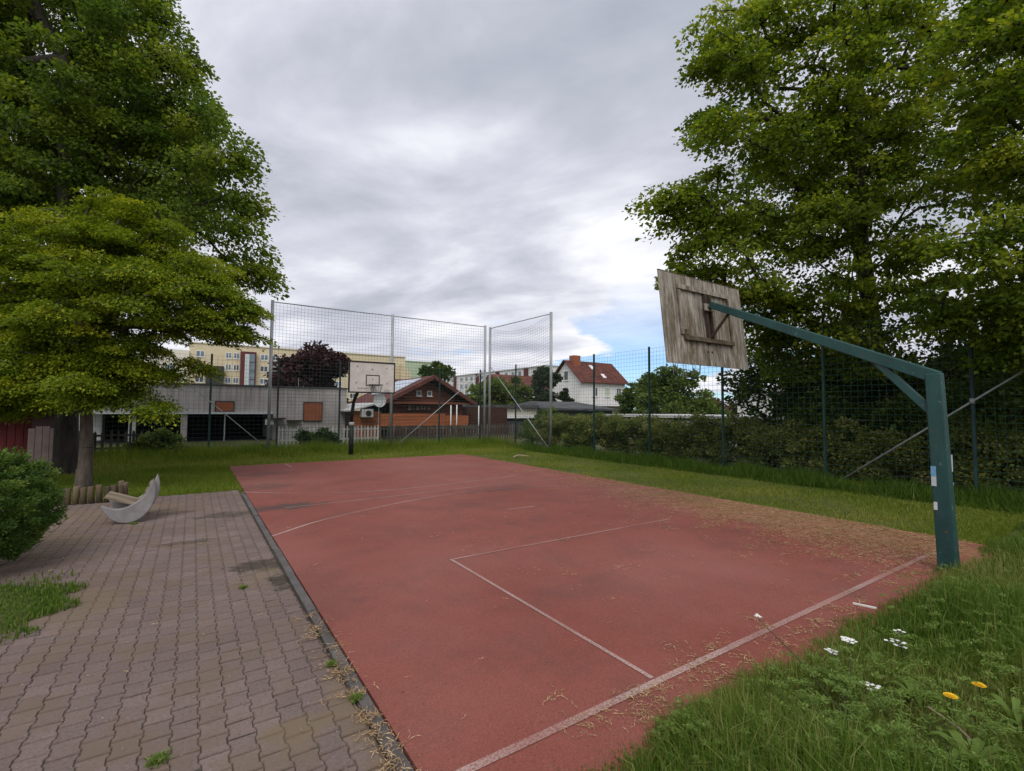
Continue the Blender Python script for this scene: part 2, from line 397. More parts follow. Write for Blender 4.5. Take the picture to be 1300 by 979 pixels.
class MB:
    def __init__(s):
        s.v, s.f = [], []

    def add(s, v, f):
        n = len(s.v)
        s.v += [tuple(float(q) for q in p) for p in v]
        s.f += [tuple(i + n for i in q) for q in f]
        return s

    def box(s, x0, x1, y0, y1, z0, z1):
        return s.add([(x0, y0, z0), (x1, y0, z0), (x1, y1, z0), (x0, y1, z0), (x0, y0, z1), (x1, y0, z1), (x1, y1, z1), (x0, y1, z1)],
                     [(0, 3, 2, 1), (4, 5, 6, 7), (0, 1, 5, 4), (1, 2, 6, 5), (2, 3, 7, 6), (3, 0, 4, 7)])

    def bar(s, a, b, w, h, up=(0, 0, 1), w2=None, h2=None):
        a, b = Vector(a), Vector(b)
        d = (b - a).normalized()
        u = Vector(up)
        if abs(d.dot(u)) > .98:
            u = Vector((0, 1, 0))
        x = d.cross(u).normalized()
        u = x.cross(d).normalized()
        vs = []
        for p, ww, hh in ((a, w, h), (b, w2 or w, h2 or h)):
            vs += [p + x * (i * ww / 2) + u * (j * hh / 2) for i, j in ((-1, -1), (1, -1), (1, 1), (-1, 1))]
        return s.add(vs, [(3, 2, 1, 0), (4, 5, 6, 7), (0, 1, 5, 4), (1, 2, 6, 5), (2, 3, 7, 6), (3, 0, 4, 7)])

    def tube(s, pts, r, n=8, cap=True):
        pts = [Vector(p) for p in pts]
        rs = r if hasattr(r, '__len__') else [r] * len(pts)
        vs, fs = [], []
        u = None
        for i, p in enumerate(pts):
            d = (pts[min(i + 1, len(pts) - 1)] - pts[max(i - 1, 0)]).normalized()
            if u is None:
                u = d.cross(Vector((0, 0, 1)) if abs(d.z) < .9 else Vector((1, 0, 0))).normalized()
            u = (u - d * u.dot(d)).normalized()
            w = d.cross(u)
            vs += [p + (u * math.cos(2 * math.pi * k / n) + w * math.sin(2 * math.pi * k / n)) * rs[i] for k in range(n)]
        for i in range(len(pts) - 1):
            fs += [(i * n + k, i * n + (k + 1) % n, (i + 1) * n + (k + 1) % n, (i + 1) * n + k) for k in range(n)]
        if cap:
            fs += [tuple(range(n - 1, -1, -1)), tuple((len(pts) - 1) * n + k for k in range(n))]
        return s.add(vs, fs)

    def prism(s, poly, d):
        """poly: 3-D outline, extruded by vector d"""
        n = len(poly)
        d = Vector(d)
        return s.add([Vector(p) for p in poly] + [Vector(p) + d for p in poly],
                     [tuple(range(n - 1, -1, -1)), tuple(range(n, 2 * n))] + [(i, (i + 1) % n, n + (i + 1) % n, n + i) for i in range(n)])

    def frame(s, O, U, Nn, u0, u1, n0, n1, z0, z1):
        """box in a facade frame: O origin, U along, Nn outward"""
        O, U, Nn = Vector(O), Vector(U), Vector(Nn)
        P = lambda u, n, z: O + U * u + Nn * n + Vector((0, 0, z))
        return s.add([P(u0, n0, z0), P(u1, n0, z0), P(u1, n1, z0), P(u0, n1, z0), P(u0, n0, z1), P(u1, n0, z1), P(u1, n1, z1), P(u0, n1, z1)],
                     [(0, 3, 2, 1), (4, 5, 6, 7), (0, 1, 5, 4), (1, 2, 6, 5), (2, 3, 7, 6), (3, 0, 4, 7)])

    def build(s, name, m, parent=None, smooth=False, bev=0.0, kind=None):
        me = bpy.data.meshes.new(name)
        o = bpy.data.objects.new(name, me)
        COL.objects.link(o)
        off = (0, 0, 0)
        if parent:
            off = WL[parent.name]
            o.parent = parent
        WL[o.name] = off
        me.from_pydata([(a - off[0], b - off[1], c - off[2]) for a, b, c in s.v], [], s.f)
        me.materials.append(M[m])
        if smooth:
            for p in me.polygons:
                p.use_smooth = True
        if bev:
            b = o.modifiers.new('bevel', 'BEVEL')
            b.width = bev
            b.segments = 2
            b.limit_method = 'ANGLE'
        if kind:
            o['kind'] = kind
        return o


def bigmesh(name, V, F, m, parent=None, tint=None, kind=None, smooth=False):
    """V (n,3) floats, F (m,k) ints with constant k; tint per vertex"""
    me = bpy.data.meshes.new(name)
    V = np.asarray(V, np.float32)
    F = np.asarray(F, np.int32)
    off = WL[parent.name] if parent else (0, 0, 0)
    me.vertices.add(len(V))
    me.vertices.foreach_set('co', (V - np.array(off, np.float32)).ravel())
    k = F.shape[1]
    me.loops.add(F.size)
    me.loops.foreach_set('vertex_index', F.ravel())
    me.polygons.add(len(F))
    me.polygons.foreach_set('loop_start', np.arange(0, F.size, k, dtype=np.int32))
    me.polygons.foreach_set('loop_total', np.full(len(F), k, np.int32))
    if smooth:
        me.polygons.foreach_set('use_smooth', np.ones(len(F), bool))
    me.update(calc_edges=True)
    if tint is not None:
        a = me.attributes.new('tint', 'FLOAT', 'POINT')
        a.data.foreach_set('value', np.asarray(tint, np.float32))
    me.materials.append(M[m])
    o = bpy.data.objects.new(name, me)
    COL.objects.link(o)
    if parent:
        o.parent = parent
    WL[o.name] = off
    if kind:
        o['kind'] = kind
    return o


def tag(o, label, cat, group=None, kind=None):
    if label:
        o['label'] = label
    if cat:
        o['category'] = cat
    if group:
        o['group'] = group
    if kind:
        o['kind'] = kind
    return o


def root(name, label, cat, loc, group=None):
    o = bpy.data.objects.new(name, None)
    COL.objects.link(o)
    o.location = loc
    o.empty_display_size = .2
    WL[o.name] = tuple(loc)
    return tag(o, label, cat, group)


def piece(mesh, name, loc, parent, rot=None):
    """an object sharing mesh data, placed at a world location under its parent"""
    o = bpy.data.objects.new(name, mesh)
    COL.objects.link(o)
    o.parent = parent
    off = WL[parent.name]
    o.location = (loc[0] - off[0], loc[1] - off[1], loc[2] - off[2])
    if rot:
        o.rotation_euler = rot
    WL[o.name] = tuple(loc)
    return o


def mesh_of(mb, name, m, bev=0):
    me = bpy.data.meshes.new(name)
    me.from_pydata(mb.v, [], mb.f)
    me.materials.append(M[m])
    return me


# ------------------------------------------------------------------ ground
BANK_Y = 1.66


def ground_z(x, y):
    t = np.clip((BANK_Y + .05 - y) / 1.3, 0, 1) * np.clip((x - 1.3) / .5, 0, 1)
    bank = .11 * t * t * (3 - 2 * t) * (y > -6)
    out = np.clip((np.abs(y) - 60) / 200, 0, 1)
    bump = .012 * np.sin(x * 3.1 + 1.3 * np.sin(y * 2.3)) * np.sin(y * 2.7 + .7)
    inside = (x > -3.4) & (x < 8.1) & (y > BANK_Y) & (y < 15.3) | (x < 1.0)
    return -.035 + bank + np.where(inside, 0, bump)


def grid_axis(lo, hi, step, far):
    a = np.arange(lo, hi + step / 2, step)
    g = hi + np.cumsum(step * 1.35 ** np.arange(1, 60))
    g = g[g < far]
    h = lo - np.cumsum(step * 1.35 ** np.arange(1, 60))
    h = h[h > -far]
    return np.concatenate([h[::-1], a, g])


def terrain():
    xs, ys = grid_axis(-6, 18, .2, 900), grid_axis(-3, 24, .2, 900)
    X, Y = np.meshgrid(xs, ys, indexing='ij')
    V = np.stack([X, Y, ground_z(X, Y)], -1).reshape(-1, 3)
    i, j = np.meshgrid(np.arange(len(xs) - 1), np.arange(len(ys) - 1), indexing='ij')
    n = len(ys)
    F = np.stack([i * n + j, (i + 1) * n + j, (i + 1) * n + j + 1, i * n + j + 1], -1).reshape(-1, 4)
    o = bigmesh('ground', V, F, 'soil', smooth=True)
    tag(o, 'green and brown ground under the lawns round the court', None, kind='structure')


terrain()

# sports court slab, with its painted lines as parts
mb = MB()
ex = []
poly = [(.885, 1.5), (8.03, 1.5), (8.05, 4), (8.0, 8), (8.04, 12), (7.98, 15.08), (4.5, 15.12), (.87, 15.14)]
mb.prism([(x, y, -.15) for x, y in poly], (0, 0, .15))
court = mb.build('sports_court', 'court')
tag(court, 'worn red sports court with faded white lines', None, kind='structure')


def line(pts, w, jit=0):
    pts = [Vector((x, y, .004)) for x, y in pts]
    vs, fs = [], []
    for i, p in enumerate(pts):
        d = (pts[min(i + 1, len(pts) - 1)] - pts[max(i - 1, 0)]).normalized()
        nn = Vector((-d.y, d.x, 0)) * w / 2
        vs += [p - nn, p + nn]
    for i in range(len(pts) - 1):
        fs.append((2 * i, 2 * i + 2, 2 * i + 3, 2 * i + 1))
    return MB().add(vs, fs).build('court_line', 'line', court)


def smooth_pts(P, n=6):
    P = [Vector((*p, 0)) for p in P]
    P = [P[0] * 2 - P[1]] + P + [P[-1] * 2 - P[-2]]
    out = []
    for i in range(1, len(P) - 2):
        for k in range(n):
            t = k / n
            a, b, c, d = P[i - 1:i + 3]
            q = .5 * ((2 * b) + (c - a) * t + (2 * a - 5 * b + 4 * c - d) * t * t + (3 * b - a - 3 * c + d) * t ** 3)
            out.append((q.x, q.y))
    out.append((P[-2].x, P[-2].y))
    return out


line([(.9, 1.93), (7.3, 1.92)], .05)
line([(2.335, 1.965), (2.335, 4.65)], .032)
line([(2.36, 4.632), (5.9, 4.62)], .032)
line(smooth_pts([(.87, 6.66), (1.48, 7.16), (2.11, 7.49), (2.86, 7.82), (3.87, 8.12), (4.93, 8.18), (5.97, 8.02), (6.6, 7.72), (7.5, 7.08)]), .036)
line(smooth_pts([(.84, 10.39), (1.7, 9.7), (2.59, 9.3), (3.34, 9.2), (4.39, 9.22), (6.15, 9.52), (7.72, 10.2)]), .036)
line([(1.3, 8.42), (3.1, 8.5), (4.9, 8.66), (7.6, 8.62)], .035)
line([(4.24, 6.44), (4.74, 6.42)], .05)
line([(2.24, 15.0), (2.27, 14.12)], .05)

# kerb of edging stones along the left side of the court
kerb = MB().box(.80, .862, -1, 10.3, -.15, -.012).build('kerb', 'kerb')
tag(kerb, 'narrow concrete edging kerb between pavers and red court', None, kind='structure')
kmb = MB().box(-.031, .031, -.497, .497, -.12, .0)
kme = mesh_of(kmb, 'kerb_stone', 'kerb')
for k in range(11):
    piece(kme, 'kerb_stone', (.834 + random.uniform(-.004, .004), -.45 + k * 1.0, .008 + random.uniform(-.006, .004)), kerb, (0, 0, random.uniform(-.004, .004)))

# paving: double-T blocks
PX, PY = .116, .140
paving = MB().box(-3.4, .79, -2.4, 10.75, -.2, -.0065).build('paving', 'joint')
tag(paving, 'worn pavement of interlocking grey pavers', None, kind='structure')
hx, hy, dd, q, e, gp = PX / 2, PY / 2, .0052, PY / 4, .008, .0013


def paver_outline(s, g):
    gy = g + .0052
    w = [(hx + dd - g, -hy + gy), (hx + dd - g, -q - e), (hx - dd - g, -q + e), (hx - dd - g, q - e), (hx + dd - g, q + e), (hx + dd - g, hy - gy)]
    return w + [(-x, y) for x, y in reversed(w)]


o1, o0 = paver_outline(1, gp), paver_outline(1, gp + .0038)
pv = [(x, y, -.03) for x, y in o1] + [(x, y, -.007) for x, y in o1] + [(x, y, 0) for x, y in o0]
pf = []
for a in (0, 12):
    pf += [(a + i, a + (i + 1) % 12, a + 12 + (i + 1) % 12, a + 12 + i) for i in range(12)]
pf += [(24, 25, 26, 33, 34, 35), (26, 27, 32, 33), (27, 28, 29, 30, 31, 32)]
spots = []
for i in range(-36, 1):
    for j in range(-17, 78):
        x = .79 - PX * .62 + i * PX
        y = j * PY + (PY / 2 if i % 2 else 0)
        if x < -3.3 or y > 10.65 or x + hx + dd > .80:
            continue
        spots.append((x, y))
CR = np.array(cam.matrix_world.to_3x3())


def seen(x, y):
    p = CR.T @ np.array([x, y, -1.6])
    if p[2] > -.3:
        return None
    u, v = .5 + p[0] / -p[2] * .4656, .5 - p[1] / -p[2] * .6182
    return -p[2] if -.02 < u < 1.02 and v < 1.03 else None


near = sorted([(seen(x, y), x, y) for x, y in spots if seen(x, y)])
single = set((x, y) for _, x, y in near[:300])
pmes = []
for k in range(12):
    me = bpy.data.meshes.new('paver')
    me.from_pydata(pv, [], pf)
    me.materials.append(M['paver'])
    a = me.attributes.new('tint', 'FLOAT', 'POINT')
    a.data.foreach_set('value', np.full(len(pv), rng.random(), np.float32))
    pmes.append(me)
PV, PF, PT = [], [], []
restmb = MB()
rt = []
for x, y in spots:
    z = rng.normal(0, .0016)
    rx, ry, rz = rng.normal(0, .009), rng.normal(0, .009), rng.normal(0, .008)
    if (x, y) in single:
        piece(pmes[rng.integers(12)], 'paver', (x, y, z), paving, (rx, ry, rz))
    else:
        n = len(restmb.v)
        restmb.add([(x + a - b * rz, y + b + a * rz, z + c - a * ry + b * rx) for a, b, c in pv], pf)
        rt += [rng.random()] * 36
far_p = restmb.build('paver_field', 'paver', paving, kind='stuff')
a = far_p.data.attributes.new('tint', 'FLOAT', 'POINT')
a.data.foreach_set('value', np.array(rt, np.float32))

# soil patch beside the pavers on the left, overgrown
mb = MB()
pts = [(-.98, 5.0), (-.86, 5.25), (-.92, 5.55), (-1.15, 5.9), (-1.6, 6.4), (-3.5, 6.6), (-3.5, 3.6), (-1.9, 3.9), (-1.25, 4.45)]
mb.add([(x, y, .002) for x, y in pts] + [(x * .9 - .2, 5.4 + (y - 5.4) * .8, .03) for x, y in pts],
       [(i, (i + 1) % 9, 9 + (i + 1) % 9, 9 + i) for i in range(9)] + [tuple(range(9, 18))])
o = mb.build('soil_bed', 'soil')
tag(o, 'low earth bed overgrown with grass in the pavers', None, kind='structure')


# ------------------------------------------------------------------ grass
def blades(name, P, h, w, m, label, parent=None, lean=.6, tint=None, segs=2):
    """P (n,3) root points; h, w per-blade height/width arrays"""
    n = len(P)
    ang = rng.random(n) * 2 * np.pi
    side = np.stack([np.cos(ang), np.sin(ang), np.zeros(n)], 1)
    la = rng.random(n) * 2 * np.pi
    lm = rng.random(n) ** 1.3 * lean * 1.6
    ld = np.stack([np.cos(la) * lm, np.sin(la) * lm, np.zeros(n)], 1)
    t = np.clip(rng.normal(.5, .22, n), 0, 1) if tint is None else tint
    up = np.array([0, 0, 1.])
    if segs == 1:
        V = np.stack([P - side * w[:, None] / 2, P + side * w[:, None] / 2, P + up * h[:, None] + ld * h[:, None]], 1).reshape(-1, 3)
        F = np.arange(3 * n).reshape(n, 3)
        T = np.repeat(t, 3)
    else:
        mid = P + up * (h * .6)[:, None] + ld * (h * .3)[:, None]
        tip = P + up * (h * np.clip(1 - lm * .35, .45, 1))[:, None] + ld * (h * 1.0)[:, None]
        s2 = side * (w * .42)[:, None]
        V = np.stack([P - side * w[:, None] / 2, P + side * w[:, None] / 2, mid + s2, mid - s2, tip], 1).reshape(-1, 3)
        b = np.arange(n)[:, None] * 5
        F = np.concatenate([b + [0, 1, 2], b + [0, 2, 3], b + [3, 2, 4]], 1).reshape(-1, 3)
        T = np.repeat(t, 5)
    o = bigmesh(name, V, F, m, parent, T, 'stuff')
    tag(o, label, 'grass', kind='stuff')
    return o


def patchy(x, y, s=1.0):
    return .5 + .25 * np.sin(x * 2.1 * s + 1.7 * np.sin(y * 1.3 * s)) + .25 * np.sin(y * 2.9 * s + 1.9 * np.sin(x * 1.7 * s + 1))


def edge_y(x):
    return BANK_Y + .05 * np.sin(x * 3.3) + .035 * np.sin(x * 9.1 + 1) + .025 * np.sin(x * 23)


# near bank
n = 260000
x = 1.2 + 11 * rng.random(n) ** 1.7
y = -1.2 + 2.95 * rng.random(n)
d = np.hypot(x, y)
keep = (y < edge_y(x) + np.abs(rng.normal(0, .035, n))) & (rng.random(n) < np.clip(9 / d ** 1.6, .5, 1)) & (x * .57 + y * .82 > .6) & (y > x * -.25)
keep &= rng.random(n) < (.25 + .85 * patchy(x, y, 1.6)) * (1 - .55 * np.exp(-(((x - 3.0) / .5) ** 2 + ((y - .7) / .3) ** 2)))
x, y = x[keep], y[keep]
dz = np.clip((edge_y(x) - y) / .22, 0, 1)
low_ = np.exp(-(((x - 3.0) / .55) ** 2 + ((y - .72) / .3) ** 2)) + .75 * np.exp(-(((x - 2.75) / .3) ** 2 + ((y - 1.12) / .16) ** 2))
low_ = np.clip(low_, 0, 1)
t_dry = rng.random(len(x)) < .05
h = (.05 + .18 * dz * (.3 + .9 * patchy(x, y, 1.2)) * (1 - .75 * low_)) * (.5 + rng.random(len(x)))
t = np.clip(.36 + .42 * patchy(x, y, .9) + rng.normal(0, .18, len(x)), 0, 1)
t[t_dry] = 1
blades('bank_grass', np.stack([x, y, ground_z(x, y) - .01], 1), h, .004 + .004 * rng.random(len(x)), 'blade', 'long unmown grass on the bank beside the red baseline', tint=t)
print('bank blades', len(x))

# strip between court and right fence
n = 90000
x = 8.0 + 4.0 * rng.random(n)
y = 1.7 + 17.2 * rng.random(n) ** 1.5
keep = x > 8.02 + .05 * np.sin(y * 4) + .04 * np.sin(y * 11)
x, y = x[keep], y[keep]
h = (.025 + .03 * patchy(x, y) + np.clip((x - 11.0) / 1.0, 0, 1) * .16) * (.5 + rng.random(len(x)))
t = np.clip(.45 + .35 * patchy(x, y, .8) + rng.normal(0, .2, len(x)) - np.clip((x - 10.6), 0, 1) * .25, 0, 1)
blades('lawn_strip', np.stack([x, y, np.full(len(x), -.035)], 1), h, .009 + .006 * rng.random(len(x)), 'blade_lawn', 'mown grass strip along the right edge of the red court', tint=t, segs=1)
# far strip
n = 60000
x = -3 + 15 * rng.random(n)
y = 15.12 + 4.6 * rng.random(n)
tall = np.clip((y - 16.6 - .5 * patchy(x, y)) / 1.2, 0, 1)
h = (.04 + .03 * patchy(x, y) + tall * .3 * (.5 + .6 * patchy(x, y, 1.6))) * (.5 + rng.random(n))
t = np.clip(.55 + .25 * patchy(x, y, .8) + rng.normal(0, .18, n) - tall * .25, 0, 1)
blades('far_grass', np.stack([x, y, np.full(n, -.035)], 1), h, .012 + .01 * rng.random(n), 'blade_lawn', 'grass growing tall below the ball net behind the far baseline', tint=t, segs=1)
# left lawn
n = 60000
x = -4 + 4.9 * rng.random(n)
y = 10.55 + 5 * rng.random(n)
keep = (x < .86) & (y > 10.7 + .04 * np.sin(x * 9) + .03 * np.sin(x * 23)) & ~((x < -.95) & (rng.random(n) < .35))
x, y = x[keep], y[keep]
h = (.035 + .04 * patchy(x, y)) * (.5 + rng.random(len(x)))
t = np.clip(.35 + .3 * patchy(x, y, .8) + rng.normal(0, .18, len(x)), 0, 1)
blades('left_lawn', np.stack([x, y, np.full(len(x), -.035)], 1), h, .009 + .007 * rng.random(len(x)), 'blade_lawn', 'short green lawn between pavers and the far left corner of the court', tint=t, segs=1)
# tall growth at the right fence
n = 45000
y = .2 + 15.5 * rng.random(n)
x = 11.75 + .38 * rng.normal(0, 1, n).clip(-1.9, 2)
h = .06 + .34 * rng.random(n) ** 1.5 * (.15 + 1.1 * patchy(x, y, 1.4))
blades('fence_grass', np.stack([x, y, np.full(n, -.035)], 1), h, .012 + .012 * rng.random(n), 'blade', 'tall rank grass along the foot of the right wire fence', lean=.6, tint=np.clip(rng.normal(.2, .22, n), 0, 1), segs=1)
# grass on the soil bed at the left edge
n = 9000
x = -1.3 + .75 * rng.normal(0, .6, n)
y = 5.35 + .42 * rng.normal(0, .8, n)
keep = (x < -.74 - .3 * np.abs(y - 5.4) - .1 * np.sin(y * 13)) & (x > -3) & (y > 4.2) & (y < 6.4)
x, y = x[keep], y[keep]
blades('bed_grass', np.stack([x, y, np.full(len(x), .0)], 1), (.02 + .06 * rng.random(len(x))), .006 + .006 * rng.random(len(x)), 'blade', 'grass patch spreading over the pavers below the clipped bush', tint=np.clip(rng.normal(.45, .2, len(x)), 0, 1))


# ------------------------------------------------------------------ leaves and trees
def leaf_quads(C, A, Nn, L, Wd, fold=.18):
    """rhombic folded leaves: C base (n,3), A axis, Nn normal, L length, Wd width"""
    B = np.cross(Nn, A)
    B /= np.linalg.norm(B, axis=1, keepdims=True) + 1e-9
    m = C + A * (L * .45)[:, None]
    up = Nn * (Wd * fold)[:, None]
    V = np.stack([C, m - B * (Wd / 2)[:, None] + up, C + A * L[:, None], m + B * (Wd / 2)[:, None] + up], 1).reshape(-1, 3)
    b = np.arange(len(C))[:, None] * 4
    F = np.concatenate([b + [0, 1, 2], b + [0, 2, 3]], 1).reshape(-1, 3)
    return V, F


def norm(v):
    return v / (np.linalg.norm(v, axis=1, keepdims=True) + 1e-9)


def sprays(C, O, r, per, leaf, flat=.3, droop=.35, up=.8, wr=.75):
    """leaf sprays round centres C, pointing out along O"""
    k = len(C)
    idx = np.repeat(np.arange(k), per)
    n = len(idx)
    g = rng.normal(0, 1, (n, 3))
    g = g / np.linalg.norm(g, axis=1, keepdims=True) * (rng.random(n) ** .5)[:, None]
    rr = r[idx]
    g[:, 2] *= flat
    P = C[idx] + g * rr[:, None]
    rad2 = (g[:, :2] ** 2).sum(1)
    outw = (g * O[idx]).sum(1)
    P[:, 2] -= droop * rr * (rad2 * .5 + np.clip(outw, 0, 1) * .5)
    A = g * np.array([1, 1, .5]) + O[idx] * .5 + rng.normal(0, .45, (n, 3))
    A[:, 2] -= droop * (.4 + rng.random(n) * .7)
    A = norm(A)
    Nn = rng.normal(0, 1, (n, 3)) * (1 - up) * 1.6
    Nn[:, 2] += up
    Nn = norm(Nn)
    L = leaf * np.clip(np.exp(rng.normal(-.05, .36, n)), .4, 1.6)
    V, F = leaf_quads(P, A, Nn, L, L * wr)
    ts = rng.normal(0, .19, k)
    T = np.clip(.5 + ts[idx] + rng.normal(0, .17, n), 0, 1)
    return V, F, np.repeat(T, 4)


def branches(trunk, C, r0, maxr, thin=.006):
    """grow limbs from a trunk polyline to every spray centre; returns list of segments"""
    nodes = [Vector(p) for p in trunk]
    par = [-1] + list(range(len(trunk) - 1))
    order = np.argsort([min((Vector(c) - q).length for q in nodes) for c in C])
    N_ = np.array([tuple(p) for p in nodes])
    pts = [tuple(p) for p in nodes]
    dep = [i * .0 for i in range(len(pts))]
    tgt = []
    for ci in order:
        c = C[ci]
        A = np.array(pts)
        dist = np.linalg.norm(A - c, axis=1)
        cost = dist + .35 * np.array(dep) + np.where(A[:, 2] > c[2] + .1, (A[:, 2] - c[2]) * 1.2, 0)
        b = int(np.argmin(cost))
        a = Vector(pts[b])
        cv = Vector(c)
        L = (cv - a).length
        k = max(1, int(L / .55))
        last = b
        for s in range(1, k + 1):
            t = s / k
            p = a.lerp(cv, t) + Vector((rng.normal(0, .05), rng.normal(0, .05), math.sin(t * math.pi) * L * .10 + rng.normal(0, .03)))
            if s == k:
                p = cv
            pts.append(tuple(p))
            par.append(last)
            dep.append(dep[last] + L / k)
            last = len(pts) - 1
        tgt.append(last)
    cnt = np.zeros(len(pts))
    for tt in tgt:
        j = tt
        while j >= 0:
            cnt[j] += 1
            j = par[j]
    return pts, par, cnt


def tube_soup(A, B, ra, rb, n=5):
    """many tapered tubes at once"""
    A, B = np.asarray(A, float), np.asarray(B, float)
    d = norm(B - A)
    ref = np.where(np.abs(d[:, 2:3]) < .9, np.array([[0, 0, 1.]]), np.array([[1., 0, 0]]))
    u = norm(np.cross(d, ref))
    w = np.cross(d, u)
    ring = []
    for P, r in ((A, ra), (B, rb)):
        for k in range(n):
            th = 2 * math.pi * k / n
            ring.append(P + (u * math.cos(th) + w * math.sin(th)) * np.asarray(r)[:, None])
    V = np.stack(ring, 1).reshape(-1, 3)
    b = np.arange(len(A))[:, None] * 2 * n
    F = np.concatenate([b + [k, (k + 1) % n, n + (k + 1) % n, n + k] for k in range(n)], 1).reshape(-1, 4)
    return V, F


def tree(name, label, cat, trunk, tr, blobs, density, leafm, leaf, per, sr=.6, flat=.3, droop=.35, up=.8, bark='bark', group=None, shell=.45, wr=.75, limb=.010, crown='crown', pull=1.0):
    rt_ = root(name, label, cat, trunk[0], group)
    C = []
    for x, y, z, r, rz in blobs:
        k = max(2, int(density * r * r * max(rz, .4 * r) ** 1.0 / max(r, .3) + 2))
        g = rng.normal(0, 1, (k, 3))
        g = g / np.linalg.norm(g, axis=1, keepdims=True) * (shell + (1 - shell) * rng.random((k, 1)) ** .6)
        C.append(np.array([x, y, z]) + g * np.array([r, r, rz]) * .92)
    C = np.concatenate(C)
    C = C[C[:, 2] > .15]
    ctr = np.array([trunk[-1][0], trunk[-1][1]])
    O = C - np.array([ctr[0], ctr[1], C[:, 2].mean()])
    O[:, 2] *= .5
    O = norm(O)
    pts, par, cnt = branches(trunk, C, tr, .2)
    P = np.array(pts)
    rad = np.minimum(limb * np.maximum(cnt, 1) ** .5, tr * .8)
    nt_ = len(trunk)
    for i in range(nt_):
        rad[i] = max(tr * (1 - .55 * i / max(1, nt_ - 1)), rad[i] if i else 0)
    ch = [i for i in range(1, len(pts))]
    pa = np.array([par[i] for i in ch])
    ra = np.minimum(rad[pa], np.where(np.array(ch) < nt_, 9, rad[ch] * 1.5))
    V, F = tube_soup(P[pa], P[ch], ra, rad[ch], 6)
    # root flare
    b0 = Vector(trunk[0])
    fl = MB().tube([b0 + Vector((0, 0, -.05)), b0 + Vector((0, 0, .12)), b0 + Vector((0, 0, .4))], [tr * 1.3, tr * 1.1, tr * .98], 9)
    fq = [f for f in fl.f if len(f) == 4]
    n0 = len(V)
    V = np.concatenate([V, np.array(fl.v)])
    F = np.concatenate([F, np.array(fq) + n0])
    bigmesh('trunk', V, F, bark, rt_, smooth=True)
    r = sr * (.6 + .7 * rng.random(len(C)))
    V, F, T = sprays(C, O, r, per, leaf, flat, droop, up, wr)
    bigmesh(crown, V, F, leafm, rt_, T)
    print(name, len(C), 'sprays', len(F), 'tris')
    return rt_


BIG_LEFT = [(-3.6,17.5,11.4,2.15,2.15),(-1.9,15.8,10.2,1.76,1.76),(-0.8,15.7,10.1,1.4,1.4),(-0.0,14.7,8.0,1.34,1.34),(-1.2,16.7,8.0,1.9,1.9),(-2.9,16.6,8.1,2.17,2.17),(0.5,14.4,6.6,0.93,0.93),(1.0,14.7,5.6,0.69,0.69),(-4.4,18.2,8.8,2.26,2.26),(-6.2,19.8,11.7,2.57,2.57),(-5.8,19.2,7.9,2.47,2.47),(-1.8,16.2,12.4,1.18,1.18),(-3.1,18.1,15.1,2.31,2.31),(-5.2,18.9,14.6,2.45,2.45),(-3.8,17.4,5.8,1.76,1.76),(-3.5,18.5,3.7,1.78,1.78),(-0.7,16.1,11.6,0.78,0.78),(1.2,14.5,7.3,0.39,0.39),(1.4,14.0,5.2,0.37,0.37),(-4.3,20.9,11.7,2.56,2.56),(-1.7,19.3,10.2,2.3,2.3)]
SPREADING = [(-1.5,13.1,5.8,0.77,0.31),(-2.0,13.1,5.2,1.07,0.36),(-0.8,12.6,5.2,1.1,0.37),(-2.5,13.1,4.2,1.19,0.35),(-0.1,12.2,4.6,1.01,0.37),(0.5,11.6,3.8,0.74,0.36),(-1.3,11.8,4.1,1.29,0.38),(-3.0,13.2,3.6,1.09,0.39),(-4.0,14.3,3.9,0.97,0.45),(-0.4,11.5,3.4,1.24,0.39),(0.8,11.4,3.2,0.5,0.3),(-2.4,12.6,3.0,1.22,0.33),(-1.7,12.6,2.4,0.87,0.25),(-1.3,11.9,1.8,0.5,0.3),(-0.55,11.8,1.6,0.33,0.2),(-2.9,13.2,2.2,0.93,0.31),(-3.8,14.5,2.7,0.99,0.41),(-0.6,11.9,2.3,0.63,0.13),(0.1,11.9,2.5,0.36,0.17),(-2.2,15.1,4.9,1.71,0.48),(-0.5,13.9,4.7,1.51,0.47),(-2.7,13.8,1.9,0.83,0.23)]
RIGHT_A = [(9.5,6.6,5.1,.8,.75),(10.5,6.3,4.7,1.0,.9),(11.7,6.3,3.7,1.0,.8),(9.0,6.6,6.2,.6,.6),(10.4,6.3,6.8,1.1,1.0),(12.9,6.2,3.0,.9,.7),(8.7,6.8,6.4,.4,.35),(9.8,6.4,9.9,.8,.8),(10.3,6.2,10.8,.7,.7),(10.0,6.1,9.0,1.09,1.09),(9.6,6.2,7.5,0.89,0.89),(9.1,6.4,6.2,0.6,0.6),(9.7,6.3,5.5,0.89,0.89),(9.6,6.7,4.8,0.55,0.55),(11.0,6.0,10.5,1.05,1.05),(12.3,5.1,10.3,1.33,1.33),(11.7,5.6,8.1,1.62,1.62),(11.8,5.7,6.0,1.62,1.62),(11.3,6.1,4.2,0.8,0.8),(13.5,5.0,9.0,1.78,1.78),(13.4,4.6,6.2,1.71,1.71),(12.6,5.2,4.4,1.43,1.43),(14.3,4.4,10.8,1.59,1.59),(13.6,4.0,4.2,1.27,1.27),(14.1,4.4,12.6,1.59,1.59),(15.4,3.8,8.0,1.78,1.78),(11.7,5.5,11.3,0.86,0.86),(8.6,6.8,6.3,0.35,0.35),(12.6,6.2,3.5,0.97,0.97),(13.6,5.1,3.2,0.97,0.97),(16.6,3.4,11.2,1.65,1.65),(16.2,5.6,9.1,2.08,2.08),(14.5,6.8,7.9,2.08,2.08)]
